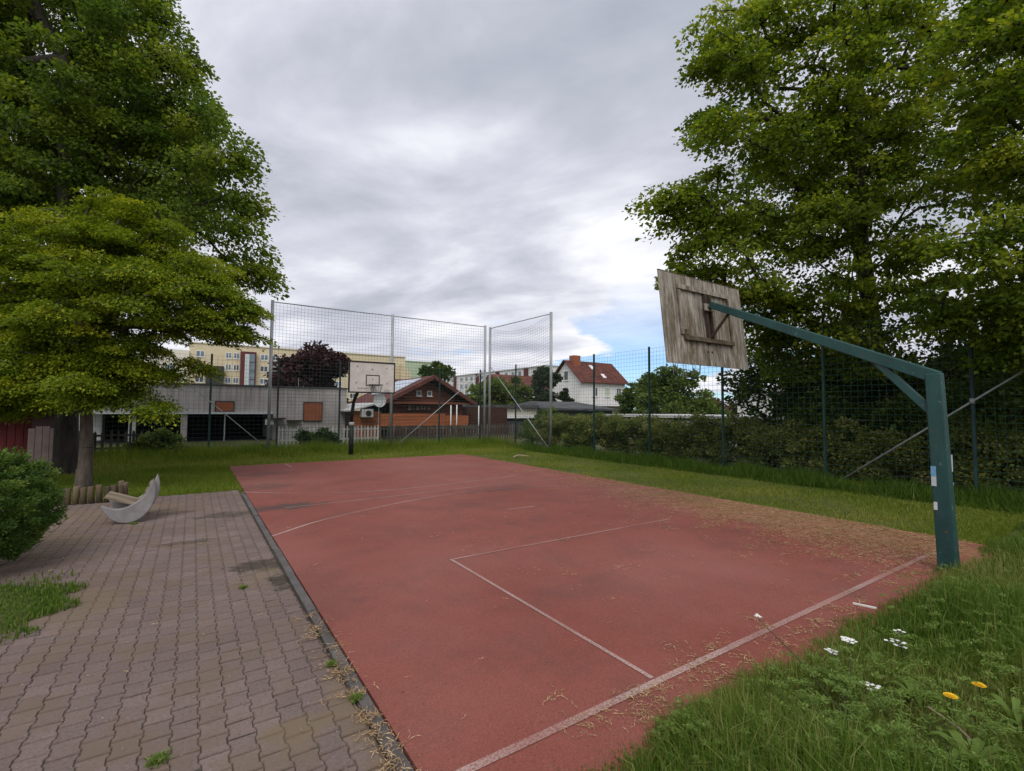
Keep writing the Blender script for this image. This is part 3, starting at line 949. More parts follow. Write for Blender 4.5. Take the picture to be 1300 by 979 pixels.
RIGHT_B = [(11.2,1.8,7.9,0.93,0.93),(10.7,1.9,6.5,0.71,0.71),(11.5,1.7,5.4,0.99,0.99),(10.6,2.1,4.2,0.71,0.71),(12.5,1.5,6.9,1.39,1.39),(11.9,1.5,4.4,1.19,1.19),(11.4,2.1,8.6,0.56,0.56),(11.4,1.9,3.2,0.93,0.93),(12.7,1.2,8.9,1.53,1.53),(12.0,1.5,3.0,1.06,1.06),(11.1,2.6,3.5,0.56,0.56),(14.0,2.1,7.2,1.46,1.46)]
ELDER = [(13.5,7.2,2.1,0.85,0.85),(14.0,6.9,2.9,0.89,0.89),(14.8,6.3,2.1,1.12,1.12),(13.1,7.5,2.5,0.56,0.56),(15.2,5.4,2.3,1.07,1.07)]
ELDER2 = [(14.3,4.3,2.0,1.05,1.05),(14.6,3.5,2.4,1.09,1.09),(14.7,2.8,2.4,1.04,1.04),(14.1,3.8,1.1,0.91,0.91),(14.8,2.2,2.0,1.16,1.16),(15.2,1.0,1.8,1.1,1.3)]

SPREAD_FILL = [(-2.2,12.7,2.1,.9,.4),(-3.2,13.4,1.9,.9,.4),(-1.2,12.1,2.8,.9,.3),(-3.4,13.6,2.9,1,.4),(-1.9,12.0,3.3,1.0,.35),(-2.6,12.6,2.5,.9,.35),(-1.0,12.3,4.5,.9,.35),(.2,11.9,3.3,.8,.3),(-2.9,13.0,4.6,.8,.3),(-1.6,11.6,2.2,.5,.2),(-.6,12.2,4.2,.9,.4),(.1,11.8,4.2,.6,.35),(-1.7,12.4,4.9,1.0,.4),(.75,11.3,3.7,.4,.3),(-.3,11.4,3.9,.8,.35),(-1.0,12.6,5.6,.6,.3),(-2.3,12.3,2.3,.7,.25),(-3.0,12.9,2.3,.8,.3),(-1.5,12.0,2.5,.6,.25),(-2.2,12.8,1.75,.8,.2),(-1.9,12.0,1.85,.6,.18),(-3.3,13.6,1.6,.8,.25),(-1.0,11.9,2.5,.5,.2),(-1.5,12.9,2.0,.7,.2),(-2.9,12.3,1.9,.7,.2)]
tree('maple_tree', 'tall dark green maple with a thick dark trunk, rising behind the low spreading tree', 'tree',
     [(-2.5, 15.6, 0), (-2.55, 15.7, 1.6), (-2.6, 15.9, 3.4), (-2.8, 16.4, 5.5), (-3.0, 16.9, 8), (-3.2, 17.2, 11)], .26, BIG_LEFT, 12.5, 'leaf_big', .092, 270, .60, .5, .55, .5, shell=.5)
tree('spreading_tree', 'low spreading tree with layered yellow-green foliage over a pale trunk in the log edging', 'tree',
     [(-1.72, 12.4, 0), (-1.7, 12.4, .8), (-1.74, 12.45, 1.5), (-1.65, 12.5, 2.4), (-1.5, 12.6, 3.4), (-1.5, 12.8, 4.6)], .13, [(a, b, c, d, e * 1.12) for a, b, c, d, e in SPREADING + SPREAD_FILL], 60, 'leaf_spread', .047, 320, .40, .25, .6, .78, bark='bark_pale', shell=.2)
tree('overhanging_tree', 'large leafy tree reaching over the fence behind the wooden backboard', 'tree',
     [(14.6, 4.7, 0), (14.5, 4.8, 2), (14.2, 4.9, 4), (13.9, 5.0, 6), (13.8, 5.0, 8.5), (13.8, 4.9, 10.5)], .24, RIGHT_A, 13, 'leaf_right', .088, 185, .58, .32, .5, .68, shell=.3, limb=.012)
tree('corner_tree', 'nearest overhanging tree at the upper right corner, above the green hoop post', 'tree',
     [(13.9, .9, 0), (13.7, 1.0, 2), (13.3, 1.2, 4), (13.0, 1.4, 6), (12.8, 1.5, 8)], .18, RIGHT_B, 16, 'leaf_right', .082, 190, .52, .32, .5, .68, shell=.3, limb=.012)


def shrub(name, label, cat, blobs, density, leafm, leaf, per, sr=.35, up=.45, group=None, stems=None, **kw):
    b = blobs[0]
    st = stems or [(b[0], b[1], 0), (b[0] + .03, b[1], max(.3, b[2] * .6))]
    return tree(name, label, cat, st, kw.pop('tr', .05), blobs, density, leafm, leaf, per, sr, kw.pop('flat', .7), kw.pop('droop', .2), up, group=group, **kw)


shrub('elder_shrub', 'tall dark shrub behind the wire fence below the backboard', 'shrub', ELDER + [(14.0, 5.6, .8, .9, .7), (14.2, 6.9, .9, .9, .7)], 28, 'leaf_dark', .10, 85, .38, group='shrubs behind the right fence', crown='foliage')
shrub('elder_shrub', 'tall dark shrub behind the wire fence, right of the green hoop post', 'shrub', ELDER2 + [(13.2, 4.0, 1.5, .6, .5), (13.1, 2.6, 1.7, .6, .6), (13.3, 1.4, 1.5, .6, .6), (13.2, 5.6, 1.4, .6, .4), (13.1, .2, 1.6, .6, .6), (15, -.3, 1.6, 1.2, 1.4), (14.6, 1.2, .9, 1, .8), (14.4, 2.8, .9, 1, .8), (14.3, -1.2, 1, 1, .9), (15.5, 3.0, 3.6, 1.2, 1.0), (15.6, .6, 3.4, 1.2, 1.0)], 26, 'leaf_dark', .10, 85, .40, group='shrubs behind the right fence', crown='foliage')
hb = []
for k in range(19):
    yy = -.6 + k * .95
    hb.append((12.95 + random.uniform(-.15, .15), yy, .55, .62, .60))
    hb.append((13.0 + random.uniform(-.2, .2), yy + .4, .93 + random.uniform(-.06, .10), .55, .36 + random.uniform(-.08, .14)))
    for _ in range(3):
        hb.append((12.75 + random.uniform(-.25, .3), yy + random.uniform(-.5, .5), random.uniform(.3, 1.35), random.uniform(.18, .32), random.uniform(.18, .32)))
shrub('hedge', 'long unclipped brownish green hedge just behind the right wire fence', 'hedge', hb, 85, 'leaf_hedge', .055, 150, .24, group=None, crown='foliage', shell=.55, limb=.005)
shrub('bramble', 'bushy green growth at the corner where the ball net meets the hedge', 'shrub', [(12.9, 17.6, .6, .6, .6), (13.2, 16.9, .9, .55, .6), (13.6, 18.6, .6, .6, .5)], 40, 'leaf_far', .07, 110, .28, crown='foliage', limb=.005)

# clipped bush at the left edge
bb = []
for k in range(400):
    th, ph = random.uniform(0, 2 * math.pi), math.asin(random.uniform(-.98, .99))
    cr = max(math.cos(ph), .80) if ph < 0 else math.cos(ph) ** .8
    rr = random.uniform(.63, .73)
    bb.append((-1.88 + rr * cr * math.cos(th), 6.75 + rr * cr * math.sin(th), .58 + .5 * math.sin(ph) * rr / .66, .085, .10))
for k in range(16):
    th, q_ = random.uniform(0, 6.28), random.uniform(.1, .5)
    bb.append((-1.88 + q_ * math.cos(th), 6.75 + q_ * math.sin(th), 1.09 + .10 * random.random() - .3 * q_ * q_, .05, .10))
shrub('conifer_bush', 'dense rounded evergreen bush at the left edge of the pavers', 'bush', bb, 200, 'leaf_bush', .026, 170, .075, up=.1, stems=[(-1.88, 6.75, 0), (-1.88, 6.75, .5)], crown='foliage', droop=-.6, wr=.4, limb=.004)

# trees and shrubs beyond the fences
far = 'trees and bushes in the gardens behind'
def far_tree(name, label, x, y, h, r, m, leaf=.28, per=60, dens=10, squat=.9, n=13, up=.5, cat='tree', base=0.0):
    bl = []
    for k in range(n):
        a = 2 * math.pi * k / n + random.random()
        f_ = random.uniform(.28, .84)
        q = random.uniform(.3, .75) * (1.15 - .75 * max(0, f_ - .4))
        bl.append((x + math.cos(a) * r * q, y + math.sin(a) * r * q, base + h * f_, r * random.uniform(.26, .4), r * random.uniform(.28, .42) * squat))
    bl.append((x + .1 * r, y, h - r * .36, r * .22, r * .36))
    bl.append((x - .15 * r, y, h - r * .75, r * .36, r * .36))
    bl.append((x, y, base + h * .4, r * .6, h * .25))
    tree(name, label, cat, [(x, y, 0), (x, y, h * .3), (x + .05, y, h * .7)], .05 + .02 * h, bl, dens, m, leaf, per, r * .24, .55, .25, up, group=far)


far_tree('plum_tree', 'dark purple leaved tree above the grey concrete building', 6.4, 34.2, 6.0, 2.7, 'leaf_plum', .22, 90, 14)
far_tree('garden_tree', 'light green leafy tree right of the log cabin roof', 20.4, 34, 4.3, 2.1, 'leaf_far', .2, 80, 16)
far_tree('garden_tree', 'light green bushy tree directly behind the net corner posts', 24.0, 36, 4.6, 2.3, 'leaf_far', .2, 80, 16)
far_tree('garden_tree', 'small grey green tree peeking over the log cabin ridge', 25.3, 55.4, 7.6, 2.6, 'leaf_dark', .3, 60, 12)
far_tree('conifer_tree', 'dark conifer left of the white house', 27.2, 35.5, 5.7, 1.8, 'leaf_conifer', .22, 90, 16, n=9)
far_tree('conifer_tree', 'shorter dark conifer overlapping the white house wall', 30.6, 36.4, 3.7, .9, 'leaf_conifer', .2, 80, 18)
far_tree('fruit_tree', 'light green garden tree in front of the white house', 33.6, 30.4, 4.3, 1.5, 'leaf_far', .2, 60, 14)
far_tree('fruit_tree', 'taller green tree between the white house and the backboard', 30.8, 24.2, 5.2, 2.5, 'leaf_far', .2, 80, 14)
far_tree('fruit_tree', 'green bush sloping down under the wooden backboard', 33.2, 22.9, 3.4, 2.2, 'leaf_far', .2, 70, 14, base=-.4)
far_tree('copper_hedge', 'reddish brown hedge seen under the wooden backboard', 44.0, 30.0, 3.4, 2.6, 'leaf_brown', .25, 70, 12, base=-.8, cat='hedge')
far_tree('copper_hedge', 'second reddish brown hedge further right under the backboard', 47.0, 27.0, 3.3, 2.6, 'leaf_brown', .25, 70, 12, base=-.8, cat='hedge')
far_tree('garden_bush', 'low green bush beside the cream garage', 19.3, 24.5, 1.9, 1.2, 'leaf_far', .14, 80, 24, cat='bush', base=-.3)
far_tree('garden_bush', 'dark low bush in front of the black garage roof', 21.6, 23.0, 1.5, 1.5, 'leaf_dark', .14, 80, 24, cat='bush', base=-.3)
far_tree('garden_bush', 'nettle clump at the picket fence below the grey wall', 4.3, 20.6, .85, .9, 'leaf_dark', .10, 80, 40, cat='bush', base=-.2)
far_tree('garden_bush', 'pale green bush under the spreading tree by the carport', -.9, 19.5, .9, .8, 'leaf_far', .10, 80, 40, cat='bush', base=-.2)
# row of big trees further off on the right, closing the view under the overhanging tree
for k, (xx, yy, hh, lab) in enumerate(((24, 9, 5.5, 'dark tree closing the view behind the shrubs below the backboard'), (24, 3.5, 6.5, 'dark tree closing the view behind the green hoop post'), (22, -1.5, 6.5, 'dark tree closing the view at the right edge'))):
    far_tree('background_tree', lab, xx, yy, hh, 3.2, 'leaf_dark', .24, 90, 11, base=-.8)

# ------------------------------------------------------------------ near hoop
hoop = root('basketball_hoop', 'basketball hoop with weathered wooden backboard on a green steel post, seen from behind', 'basketball hoop', (6.38, 1.62, 0), 'basketball hoops')
MB().bar((6.385, 1.605, -.2), (6.345, 1.66, 2.0), .125, .155, (0, 1, 0), .115, .13).build('post', 'green_steel', hoop, bev=.01)
MB().bar((6.345, 1.635, 1.958), (6.52, 4.31, 3.215), .11, .125, w2=.085, h2=.10).build('arm', 'green_steel', hoop, bev=.008)
MB().bar((6.36, 1.665, 1.57), (6.375, 2.16, 2.16), .07, .075).build('brace', 'green_steel', hoop, bev=.006)
MB().bar((6.5, 4.02, 3.02), (6.53, 4.36, 2.66), .03, .03).build('strut', 'rust', hoop)
for (z, w, hgt, m, dy) in ((.85, .04, .098, 'sticker_white', 0), (.95, .042, .10, 'sticker_blue', 0), (.61, .03, .08, 'sticker_white', 0)):
    MB().box(6.30 + (.98 - z) * .02, 6.314, 1.663, 1.663 + w, z, z + hgt).build('sticker', m, hoop)
for z, hgt in ((1.0, .17), (.70, .04), (.86, .03)):
    MB().box(6.405, 6.435, 1.552 + .012 * z, 1.556 + .012 * z, z, z + hgt).build('paint_chip', 'sticker_white', hoop)
# the backboard leans a little away at the top
BX, BZ, BY, LEAN = 6.525, 2.275, 4.33, math.atan2(.15, 1.36)


def bp(u, n, w):
    """board space: u along, n towards the camera, w up"""
    c, s_ = math.cos(LEAN), math.sin(LEAN)
    return (BX + u, BY + w * s_ - n * c, BZ + w * c + n * s_ * 0)


def bbox(u0, u1, n0, n1, w0, w1):
    return MB().add([bp(u, n, w) for w in (w0, w1) for u, n in ((u0, n1), (u1, n1), (u1, n0), (u0, n0))],
                    [(0, 3, 2, 1), (4, 5, 6, 7), (0, 1, 5, 4), (1, 2, 6, 5), (2, 3, 7, 6), (3, 0, 4, 7)])


BWID, BHGT = 2.05, 1.36
us = [-1.025, -.90, -.64, -.55, -.28, .0, .30, .60, .66, .86, 1.025]
for k in range(len(us) - 1):
    bbox(us[k] + .0015, us[k + 1] - .0015, -.012, .008 + random.uniform(-.0015, .002), random.uniform(-.003, .003), BHGT + random.uniform(-.001, .001)).build('plank', 'planks', hoop, bev=.0015)
bbox(-1.025, 1.025, -.014, .012, BHGT + .002, BHGT + .012).build('top_edge', 'batten_dark', hoop)
bbox(-.655, .62, .012, .05, 1.13, 1.20).build('batten', 'planks', hoop, bev=.004)
bbox(-.60, .64, .012, .06, .36, .43).build('batten', 'batten_dark', hoop, bev=.004)
bbox(-.66, -.60, .012, .04, .44, 1.12).build('batten', 'planks', hoop, bev=.004)
bbox(.60, .635, .012, .035, .44, 1.12).build('batten', 'batten_dark', hoop, bev=.004)
bbox(-.59, -.54, .012, .075, .432, .52).build('batten', 'batten_dark', hoop, bev=.004)
bbox(-.04, .005, .012, .06, .435, 1.125).build('bracket_bar', 'rust', hoop)
bbox(.055, .09, .012, .075, .435, 1.125).build('bracket_bar', 'rust', hoop)
bbox(-.12, .13, .076, .10, .85, .96).build('bracket_plate', 'planks', hoop, bev=.003)
for u in (-.05, .035, .09):
    MB().tube([bp(u, .10, .90), bp(u, .115, .90)], .012, 6).build('bolt', 'rust', hoop)
for u in (-.04, .06):
    MB().tube([bp(u, .008, .22), bp(u, .02, .22)], .014, 6).build('bolt', 'black_paint', hoop)
rc = (BX, 4.33 + .42, 2.62)
MB().tube([(rc[0] + .225 * math.cos(a), rc[1] + .225 * math.sin(a), rc[2]) for a in np.linspace(0, 2 * math.pi, 25)], .01, 6, False).build('rim', 'rust', hoop)
MB().bar((rc[0], 4.35, rc[2]), (rc[0], rc[1] - .22, rc[2]), .1, .03).build('rim_bracket', 'rust', hoop)
nb = MB()
for k in range(9):
    a = k * .7
    x0, y0 = rc[0] + .22 * math.cos(a), rc[1] + .22 * math.sin(a)
    nb.tube([(x0, y0, 2.61), (x0 * .96 + rc[0] * .04, y0 * .96 + rc[1] * .04, 2.4), (x0 * .92 + rc[0] * .08, y0 * .92 + rc[1] * .08, 2.12 + .09 * random.random())], .006, 4)
nb.tube([(rc[0] - .2, rc[1], 2.26), (rc[0], rc[1] - .1, 2.22), (rc[0] + .14, rc[1] - .12, 2.25)], .005, 4)
nb.build('chain_net', 'chain', hoop)

# ------------------------------------------------------------------ far hoop
fh = root('basketball_hoop', 'far basketball hoop with white backboard on a black bent post', 'basketball hoop', (4.6, 16.9, 0), 'basketball hoops')
MB().tube([(4.6, 16.9, -.1), (4.6, 16.9, 1.05)], .075, 10).build('post', 'black_paint', fh, True)
MB().tube([(4.6, 16.9, 1.05), (4.6, 16.88, 1.45), (4.63, 16.8, 1.85), (4.72, 16.6, 2.2), (4.86, 16.35, 2.45), (5.0, 16.1, 2.55)], .055, 8).build('arm', 'black_paint', fh, True)
MB().tube([(4.6, 16.9, 1.0), (4.6, 16.9, 1.12)], .085, 10).build('collar', 'plastic_grey', fh, True)
Y0 = 16.0
MB().box(4.25, 5.77, Y0, Y0 + .03, 2.14, 3.15).build('backboard', 'board_white', fh)
mb = MB()
for a in ((4.22, 5.80, 2.11, 2.155), (4.22, 5.80, 3.135, 3.18)):
    mb.box(a[0], a[1], Y0 - .012, Y0 + .035, a[2], a[3])
mb.box(4.22, 4.262, Y0 - .012, Y0 + .035, 2.155, 3.135)
mb.box(5.758, 5.80, Y0 - .012, Y0 + .035, 2.155, 3.135)
mb.build('board_edge', 'black_paint', fh)
mb = MB()
for a in ((4.79, 5.26, 2.36, 2.39), (4.79, 5.26, 2.70, 2.73)):
    mb.box(a[0], a[1], Y0 - .004, Y0 - .001, a[2], a[3])
mb.box(4.79, 4.82, Y0 - .004, Y0 - .001, 2.39, 2.70)
mb.box(5.23, 5.26, Y0 - .004, Y0 - .001, 2.39, 2.70)
mb.build('target_square', 'black_paint', fh)
for u, w in ((4.5, 3.0), (5.5, 2.98), (4.48, 2.45), (5.52, 2.45), (5.0, 2.92), (5.02, 2.58)):
    MB().tube([(u, Y0 - .008, w), (u, Y0 - .001, w)], .02, 6).build('bolt', 'rust', fh)
MB().box(5.42, 5.62, Y0 - .005, Y0 - .001, 2.165, 2.25).build('sticker', 'plastic_grey', fh)
mb = MB()
for k in range(9):
    u = 4.52 + k * .042
    mb.bar((u, Y0 - .003, 2.25 + .02 * random.random()), (u + .035, Y0 - .003, 2.26 + .05 * random.random()), .004, .012)
mb.build('scribble', 'black_paint', fh)
MB().tube([(5.02 + .225 * math.cos(a), Y0 - .36 + .225 * math.sin(a), 2.38) for a in np.linspace(0, 2 * math.pi, 21)], .011, 6, False).build('rim', 'rust', fh)
MB().box(4.96, 5.08, Y0 - .14, Y0 - .013, 2.30, 2.40).build('rim_bracket', 'black_paint', fh)
nb = MB()
for k in range(12):
    a, b = k * math.pi / 6, k * math.pi / 6 + .5
    nb.tube([(5.02 + .22 * math.cos(a), Y0 - .36 + .22 * math.sin(a), 2.37), (5.02 + .15 * math.cos(b), Y0 - .36 + .15 * math.sin(b), 2.12)], .005, 4)
    nb.tube([(5.02 + .22 * math.cos(b), Y0 - .36 + .22 * math.sin(b), 2.37), (5.02 + .15 * math.cos(a), Y0 - .36 + .15 * math.sin(a), 2.12)], .005, 4)
nb.build('net', 'chain', fh)

# ------------------------------------------------------------------ tall ball net
bn = root('ball_net', 'tall galvanised ball stop net round the far corner of the court', 'ball net', (6.6, 18.6, 0))
HT = 5.34
for (x, y) in ((2.22, 18.6), (6.6, 18.6), (10.94, 18.6), (11.35, 18.85), (11.5, 14.5)):
    MB().tube([(x, y, -.1), (x, y, HT + .06)], .055, 10).build('post', 'galv', bn, True)
for a, b in (((2.22, 18.6, HT), (10.94, 18.6, HT)), ((11.35, 18.85, HT), (11.5, 14.5, HT))):
    MB().tube([a, b], .018, 6).build('top_rail', 'galv', bn, True)
for a, b in (((2.28, 18.66, .1), (-.3, 18.66, 2.5)), ((6.68, 18.52, 0.0), (10.9, 18.52, 3.4)), ((11.52, 14.56, .03), (11.42, 18.3, 3.1)), ((11.42, 18.3, 3.1), (11.36, 18.8, 3.55))):
    MB().tube([a, b], .016, 6).build('brace', 'galv', bn, True)


def netting(name, a, b, z0, z1, pitch, r, m, parent, sag=0.0, belly=0.0):
    a, b = np.array(a, float), np.array(b, float)
    L = np.linalg.norm(b - a)
    nrm_ = np.array([-(b - a)[1], (b - a)[0]]) / L
    A, B = [], []
    nv, nh, K = int(L / pitch), int((z1 - z0) / pitch), 8

    def pt(s, z):
        s = np.asarray(s, float)
        q = a[None] + (b - a)[None] * s[:, None]
        w = np.sin(np.pi * s) * (z - z0) / (z1 - z0)
        q = q + nrm_[None] * (belly * np.sin(np.pi * s) * np.sin(np.pi * (z - z0) / (z1 - z0)))[:, None]
        return np.column_stack([q, np.full(len(s), 1.) * z - sag * w])
    ss = np.linspace(0, 1, K + 1)
    for i in range(nh + 1):
        z = np.full(K + 1, z0 + (z1 - z0) * i / nh)
        p = pt(ss, z)
        A.append(p[:-1])
        B.append(p[1:])
    zz = np.linspace(z0, z1, 6)
    for i in range(nv + 1):
        p = pt(np.full(6, i / nv), zz)
        A.append(p[:-1])
        B.append(p[1:])
    A, B = np.concatenate(A), np.concatenate(B)
    V, F = tube_soup(A, B, np.full(len(A), r), np.full(len(A), r), 3)
    return bigmesh(name, V, F, m, parent, kind='stuff')


netting('net', (2.22, 18.6), (6.6, 18.6), .05, HT, .118, .0035, 'net_rope', bn, .03, .05)
netting('net', (6.6, 18.6), (10.94, 18.6), .05, HT, .118, .0035, 'net_rope', bn, .06, .08)
netting('net', (11.35, 18.85), (11.5, 14.5), .05, HT, .118, .0034, 'net_rope', bn, .38, .1)

# ------------------------------------------------------------------ green wire fences
rf = root('wire_fence', 'dark green wire fence with slim posts along the right side of the court', 'fence', (12, 8, 0), 'green wire fences')
FH = 3.62
for k in range(8):
    y = .09 + k * 2.51
    MB().box(11.97, 12.03, y - .025, y + .025, -.1, FH).build('post', 'dark_green_steel', rf, bev=.006)
    if k:
        netting('wire_mesh', (12.0, y - 2.51 + .03), (12.0, y - .03), .03, FH - .06, .125, .0031, 'fence_wire', rf)
MB().tube([(11.95, 4.77, .1), (11.95, 1.2, 2.9)], .02, 6).build('brace', 'galv', rf, True)
MB().tube([(11.95, 2.6, 1.76), (11.95, 2.6, 1.86)], .04, 8).build('clamp', 'galv', rf, True)
ff = root('wire_fence', 'dark green wire fence with slim posts behind the ball net at the far end', 'fence', (5, 19.1, 0), 'green wire fences')
fx = [-3.7, -1.6, .48, 2.55, 4.72, 6.82, 8.95, 11.0]
for k, x in enumerate(fx):
    MB().box(x - .03, x + .03, 19.07, 19.13, -.1, 3.42).build('post', 'dark_green_steel', ff, bev=.006)
    if k:
        netting('wire_mesh', (fx[k - 1] + .03, 19.1), (x - .03, 19.1), .03, 3.36, .135, .003, 'fence_wire', ff)

# ------------------------------------------------------------------ log edging and moon bench
le = root('log_edging', 'low palisade of short upright logs round the tree bed beside the pavers', 'edging', (-1.4, 10.4, 0))
lm = mesh_of(MB().tube([(0, 0, -.05), (0, 0, .27), (0, 0, .28)], [.042, .044, .036], 9), 'log', 'wood_log')
for p in lm.polygons:
    p.use_smooth = len(p.vertices) == 4
x = -2.15
while x < -1.0:
    piece(lm, 'log', (x, 10.46 - .08 * (x + 1), random.uniform(-.02, .02)), le, (random.uniform(-.05, .05), random.uniform(-.06, .06), random.random()))
    x += .092 + random.uniform(0, .012)
for k in range(5):
    piece(lm, 'log', (-.97 + .04 * math.sin(k), 10.5 + k * .112, random.uniform(-.02, .02)), le, (random.uniform(-.05, .05), random.uniform(-.06, .06), random.random()))
o = MB().box(-3.4, -.98, 10.52, 14.5, -.2, -.028).build('planting_bed', 'soil')
tag(o, 'earth of the tree bed inside the log edging', None, kind='structure')

mbn = root('moon_bench', 'grey concrete crescent moon bench with a wooden seat on the pavers', 'bench', (-.7, 8.7, 0))


def crescent(y, s, dx):
    """tilted crescent outline in XZ at depth y"""
    cx, cz, ro, ri, off = -.70 + dx, .405, .40, .345, (.02, .175)
    sx = .76
    A0, A1 = R(200), R(388)
    out = [(cx + ro * math.cos(a), cz + ro * math.sin(a)) for a in np.linspace(A0, A1, 22)]
    p0, p1 = Vector(out[0]), Vector(out[-1])
    inn = []
    for t in np.linspace(0, 1, 22)[1:-1]:
        a = A1 + (A0 - A1) * t
        th = .235 * math.sin(math.pi * t) ** .7
        inn.append((cx + (ro - th) * math.cos(a), cz + (ro - th) * math.sin(a)))
    return [(cx + (x_ - cx) * sx, y, z_) for x_, z_ in out + inn]


for y, dx in ((8.42, 0.0), (8.98, 0.02)):
    MB().prism(crescent(y, 1, dx), (0, .10, 0)).build('side_panel', 'concrete_moon', mbn, bev=.012)
for k in range(4):
    yk = 8.46 + k * .128
    MB().bar((-.955, yk + .06, .375), (-.60, yk + .06, .235), .122, .03).build('seat_plank', 'seat_wood', mbn, bev=.004)
for k in range(3):
    a = Vector((-.55 + k * .04, 8.53, .27 + k * .10))
    MB().bar(a, a + Vector((0, .44, 0)), .03, .085).build('back_slat', 'seat_wood', mbn, bev=.004)

# ------------------------------------------------------------------ buildings


def window(parent, O, U, Nn, u0, u1, z0, z1, fm='frame_white', gm='glass', mull=1, fw=.07, trans=0, name='window'):
    mb = MB()
    mb.frame(O, U, Nn, u0, u1, .003, .06, z0, z0 + fw)
    mb.frame(O, U, Nn, u0, u1, .003, .06, z1 - fw, z1)
    mb.frame(O, U, Nn, u0, u0 + fw, .003, .06, z0 + fw, z1 - fw)
    mb.frame(O, U, Nn, u1 - fw, u1, .003, .06, z0 + fw, z1 - fw)
    for k in range(mull):
        c = u0 + (u1 - u0) * (k + 1) / (mull + 1)
        mb.frame(O, U, Nn, c - fw / 2, c + fw / 2, .004, .055, z0 + fw, z1 - fw)
    w = mb.build(name, fm, parent)
    MB().frame(O, U, Nn, u0 + fw, u1 - fw, .002, .025, z0 + fw, z1 - fw).build('pane', gm, w)
    MB().frame(O, U, Nn, u0 - .04, u1 + .04, .002, .10, z0 - .05, z0 - .002).build('sill', fm, w)
    return w


# grey concrete building with carport
gb = root('concrete_building', 'long grey streaked concrete building with dark carport openings', 'building', (2.5, 27, 0))
MB().box(-4.5, 7.05, 27.0, 33, 1.385, 2.66).build('wall', 'streaked', gb)
MB().box(3.42, 7.05, 27.004, 33, -.1, 1.383).build('wall', 'streaked', gb)
MB().box(-4.6, 7.13, 26.93, 33.1, 2.662, 2.72).build('roof', 'bitumen', gb)
MB().box(-4.5, 3.4, 26.9, 27.1, 1.28, 1.38).build('lintel', 'grey_panel', gb)
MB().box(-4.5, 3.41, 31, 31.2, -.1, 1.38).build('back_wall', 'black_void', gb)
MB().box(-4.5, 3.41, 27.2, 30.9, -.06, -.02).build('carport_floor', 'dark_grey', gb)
for x in (-4.4, -2.35, -.45):
    MB().box(x, x + .25, 27.02, 27.3, -.1, 1.279).build('pillar', 'streaked', gb)
MB().box(1.28, 1.33, 27.05, 27.1, -.1, 1.279).build('pillar', 'galv', gb)
for (a, b, c, d_) in ((.92, 1.64, 1.42, 1.86), (4.87, 5.74, .94, 1.87)):
    f = MB()
    f.box(a - .05, a, 26.95, 26.998, c - .05, d_ + .05).box(b, b + .05, 26.95, 26.998, c - .05, d_ + .05).box(a, b, 26.95, 26.998, d_, d_ + .05).box(a, b, 26.93, 26.998, c - .05, c)
    f = f.build('window', 'dark_grey', gb)
    s = MB()
    nn = int((d_ - c) / .07)
    for k in range(nn):
        z = c + (d_ - c) * k / nn
        s.box(a, b, 26.962, 26.99, z + .004, z + (d_ - c) / nn - .002)
    s.build('shutter', 'shutter', f)
MB().box(3.2, 3.9, 26.2, 26.99, 1.02, 1.09).build('canopy', 'rust', gb)
MB().box(4.05, 4.75, 26.3, 26.99, .93, .98).build('canopy', 'rust', gb)
MB().box(3.0, 3.35, 26.3, 26.6, .75, 1.02).build('meter_box', 'plastic_grey', gb)
# lamp post far behind? -- aerial on the roof
MB().tube([(4.9, 29, 2.7), (4.9, 29, 3.3)], .015, 5).build('aerial', 'galv', gb)

# apartment block
ab = root('apartment_block', 'long yellow apartment block with a glazed stair tower, far behind the grey building', 'building', (17, 120, 0), 'housing blocks far behind')
MB().box(-1.0, 46.2, 120, 133, -.5, 15.1).build('wall', 'cream_render', ab)
MB().box(-1.2, 46.4, 119.8, 133.2, 15.1, 15.35).build('roof_edge', 'cream_pale', ab)
MB().box(-16, -1.02, 119.2, 133, -.5, 13.4).build('wall', 'cream_pale', ab)
MB().box(2.0, 5.2, 117.5, 119.99, -.5, 10.3).build('stair_block', 'dark_grey', ab)
MB().box(8.3, 11.3, 118.8, 119.995, -.5, 13.85).build('stair_tower', 'maroon', ab)
MB().box(9.1, 9.95, 118.7, 118.79, -.5, 13.3).build('panel', 'grey_panel', ab)
for k in range(7):
    MB().box(10.0, 11.0, 118.72, 118.79, .2 + k * 1.9, 1.95 + k * 1.9).build('stair_pane', 'glass', ab)
Ob, Ub, Nb = (0, 120, 0), (1, 0, 0), (0, -1, 0)
for zf in (1.2, 4.0, 6.8, 9.6, 12.2):
    for u in (.1, 5.5, 7.0, 12.2, 14.5, 18, 21.5, 25, 28.5, 32, 35.5):
        if zf > 12 and u > 30:
            continue
        w_ = 1.15 if u in (5.5, 7.0) else 1.6
        window(ab, Ob, Ub, Nb, u, u + w_, zf, zf + 1.35, gm='glass' if random.random() < .6 else 'glass_dark', mull=1, fw=.12)
for zf in (3.4, 6.2, 9.0):
    for u in (-14, -11, -8, -5):
        window(ab, (0, 119.2, 0), Ub, Nb, u, u + 1.6, zf, zf + 1.35, mull=1, fw=.12)
MB().prism([(44.5, 118, -.5), (47.2, 118, -.5), (47.2, 118, 10.8), (44.5, 118, 13.2)], (0, 1.9, 0)).build('end_gable', 'cream_render', ab)

g2 = root('green_block', 'pale green apartment block end behind the yellow one', 'building', (54, 140, 0), 'housing blocks far behind')
MB().box(51, 63, 140, 152, -.5, 16.2).build('wall', 'green_render', g2)
MB().box(50.8, 63.2, 139.8, 152.2, 16.2, 16.45).build('roof_edge', 'green_render', g2)
MB().box(38, 52, 110, 118, -.5, 8.6).build('low_wing', 'dark_grey', g2)

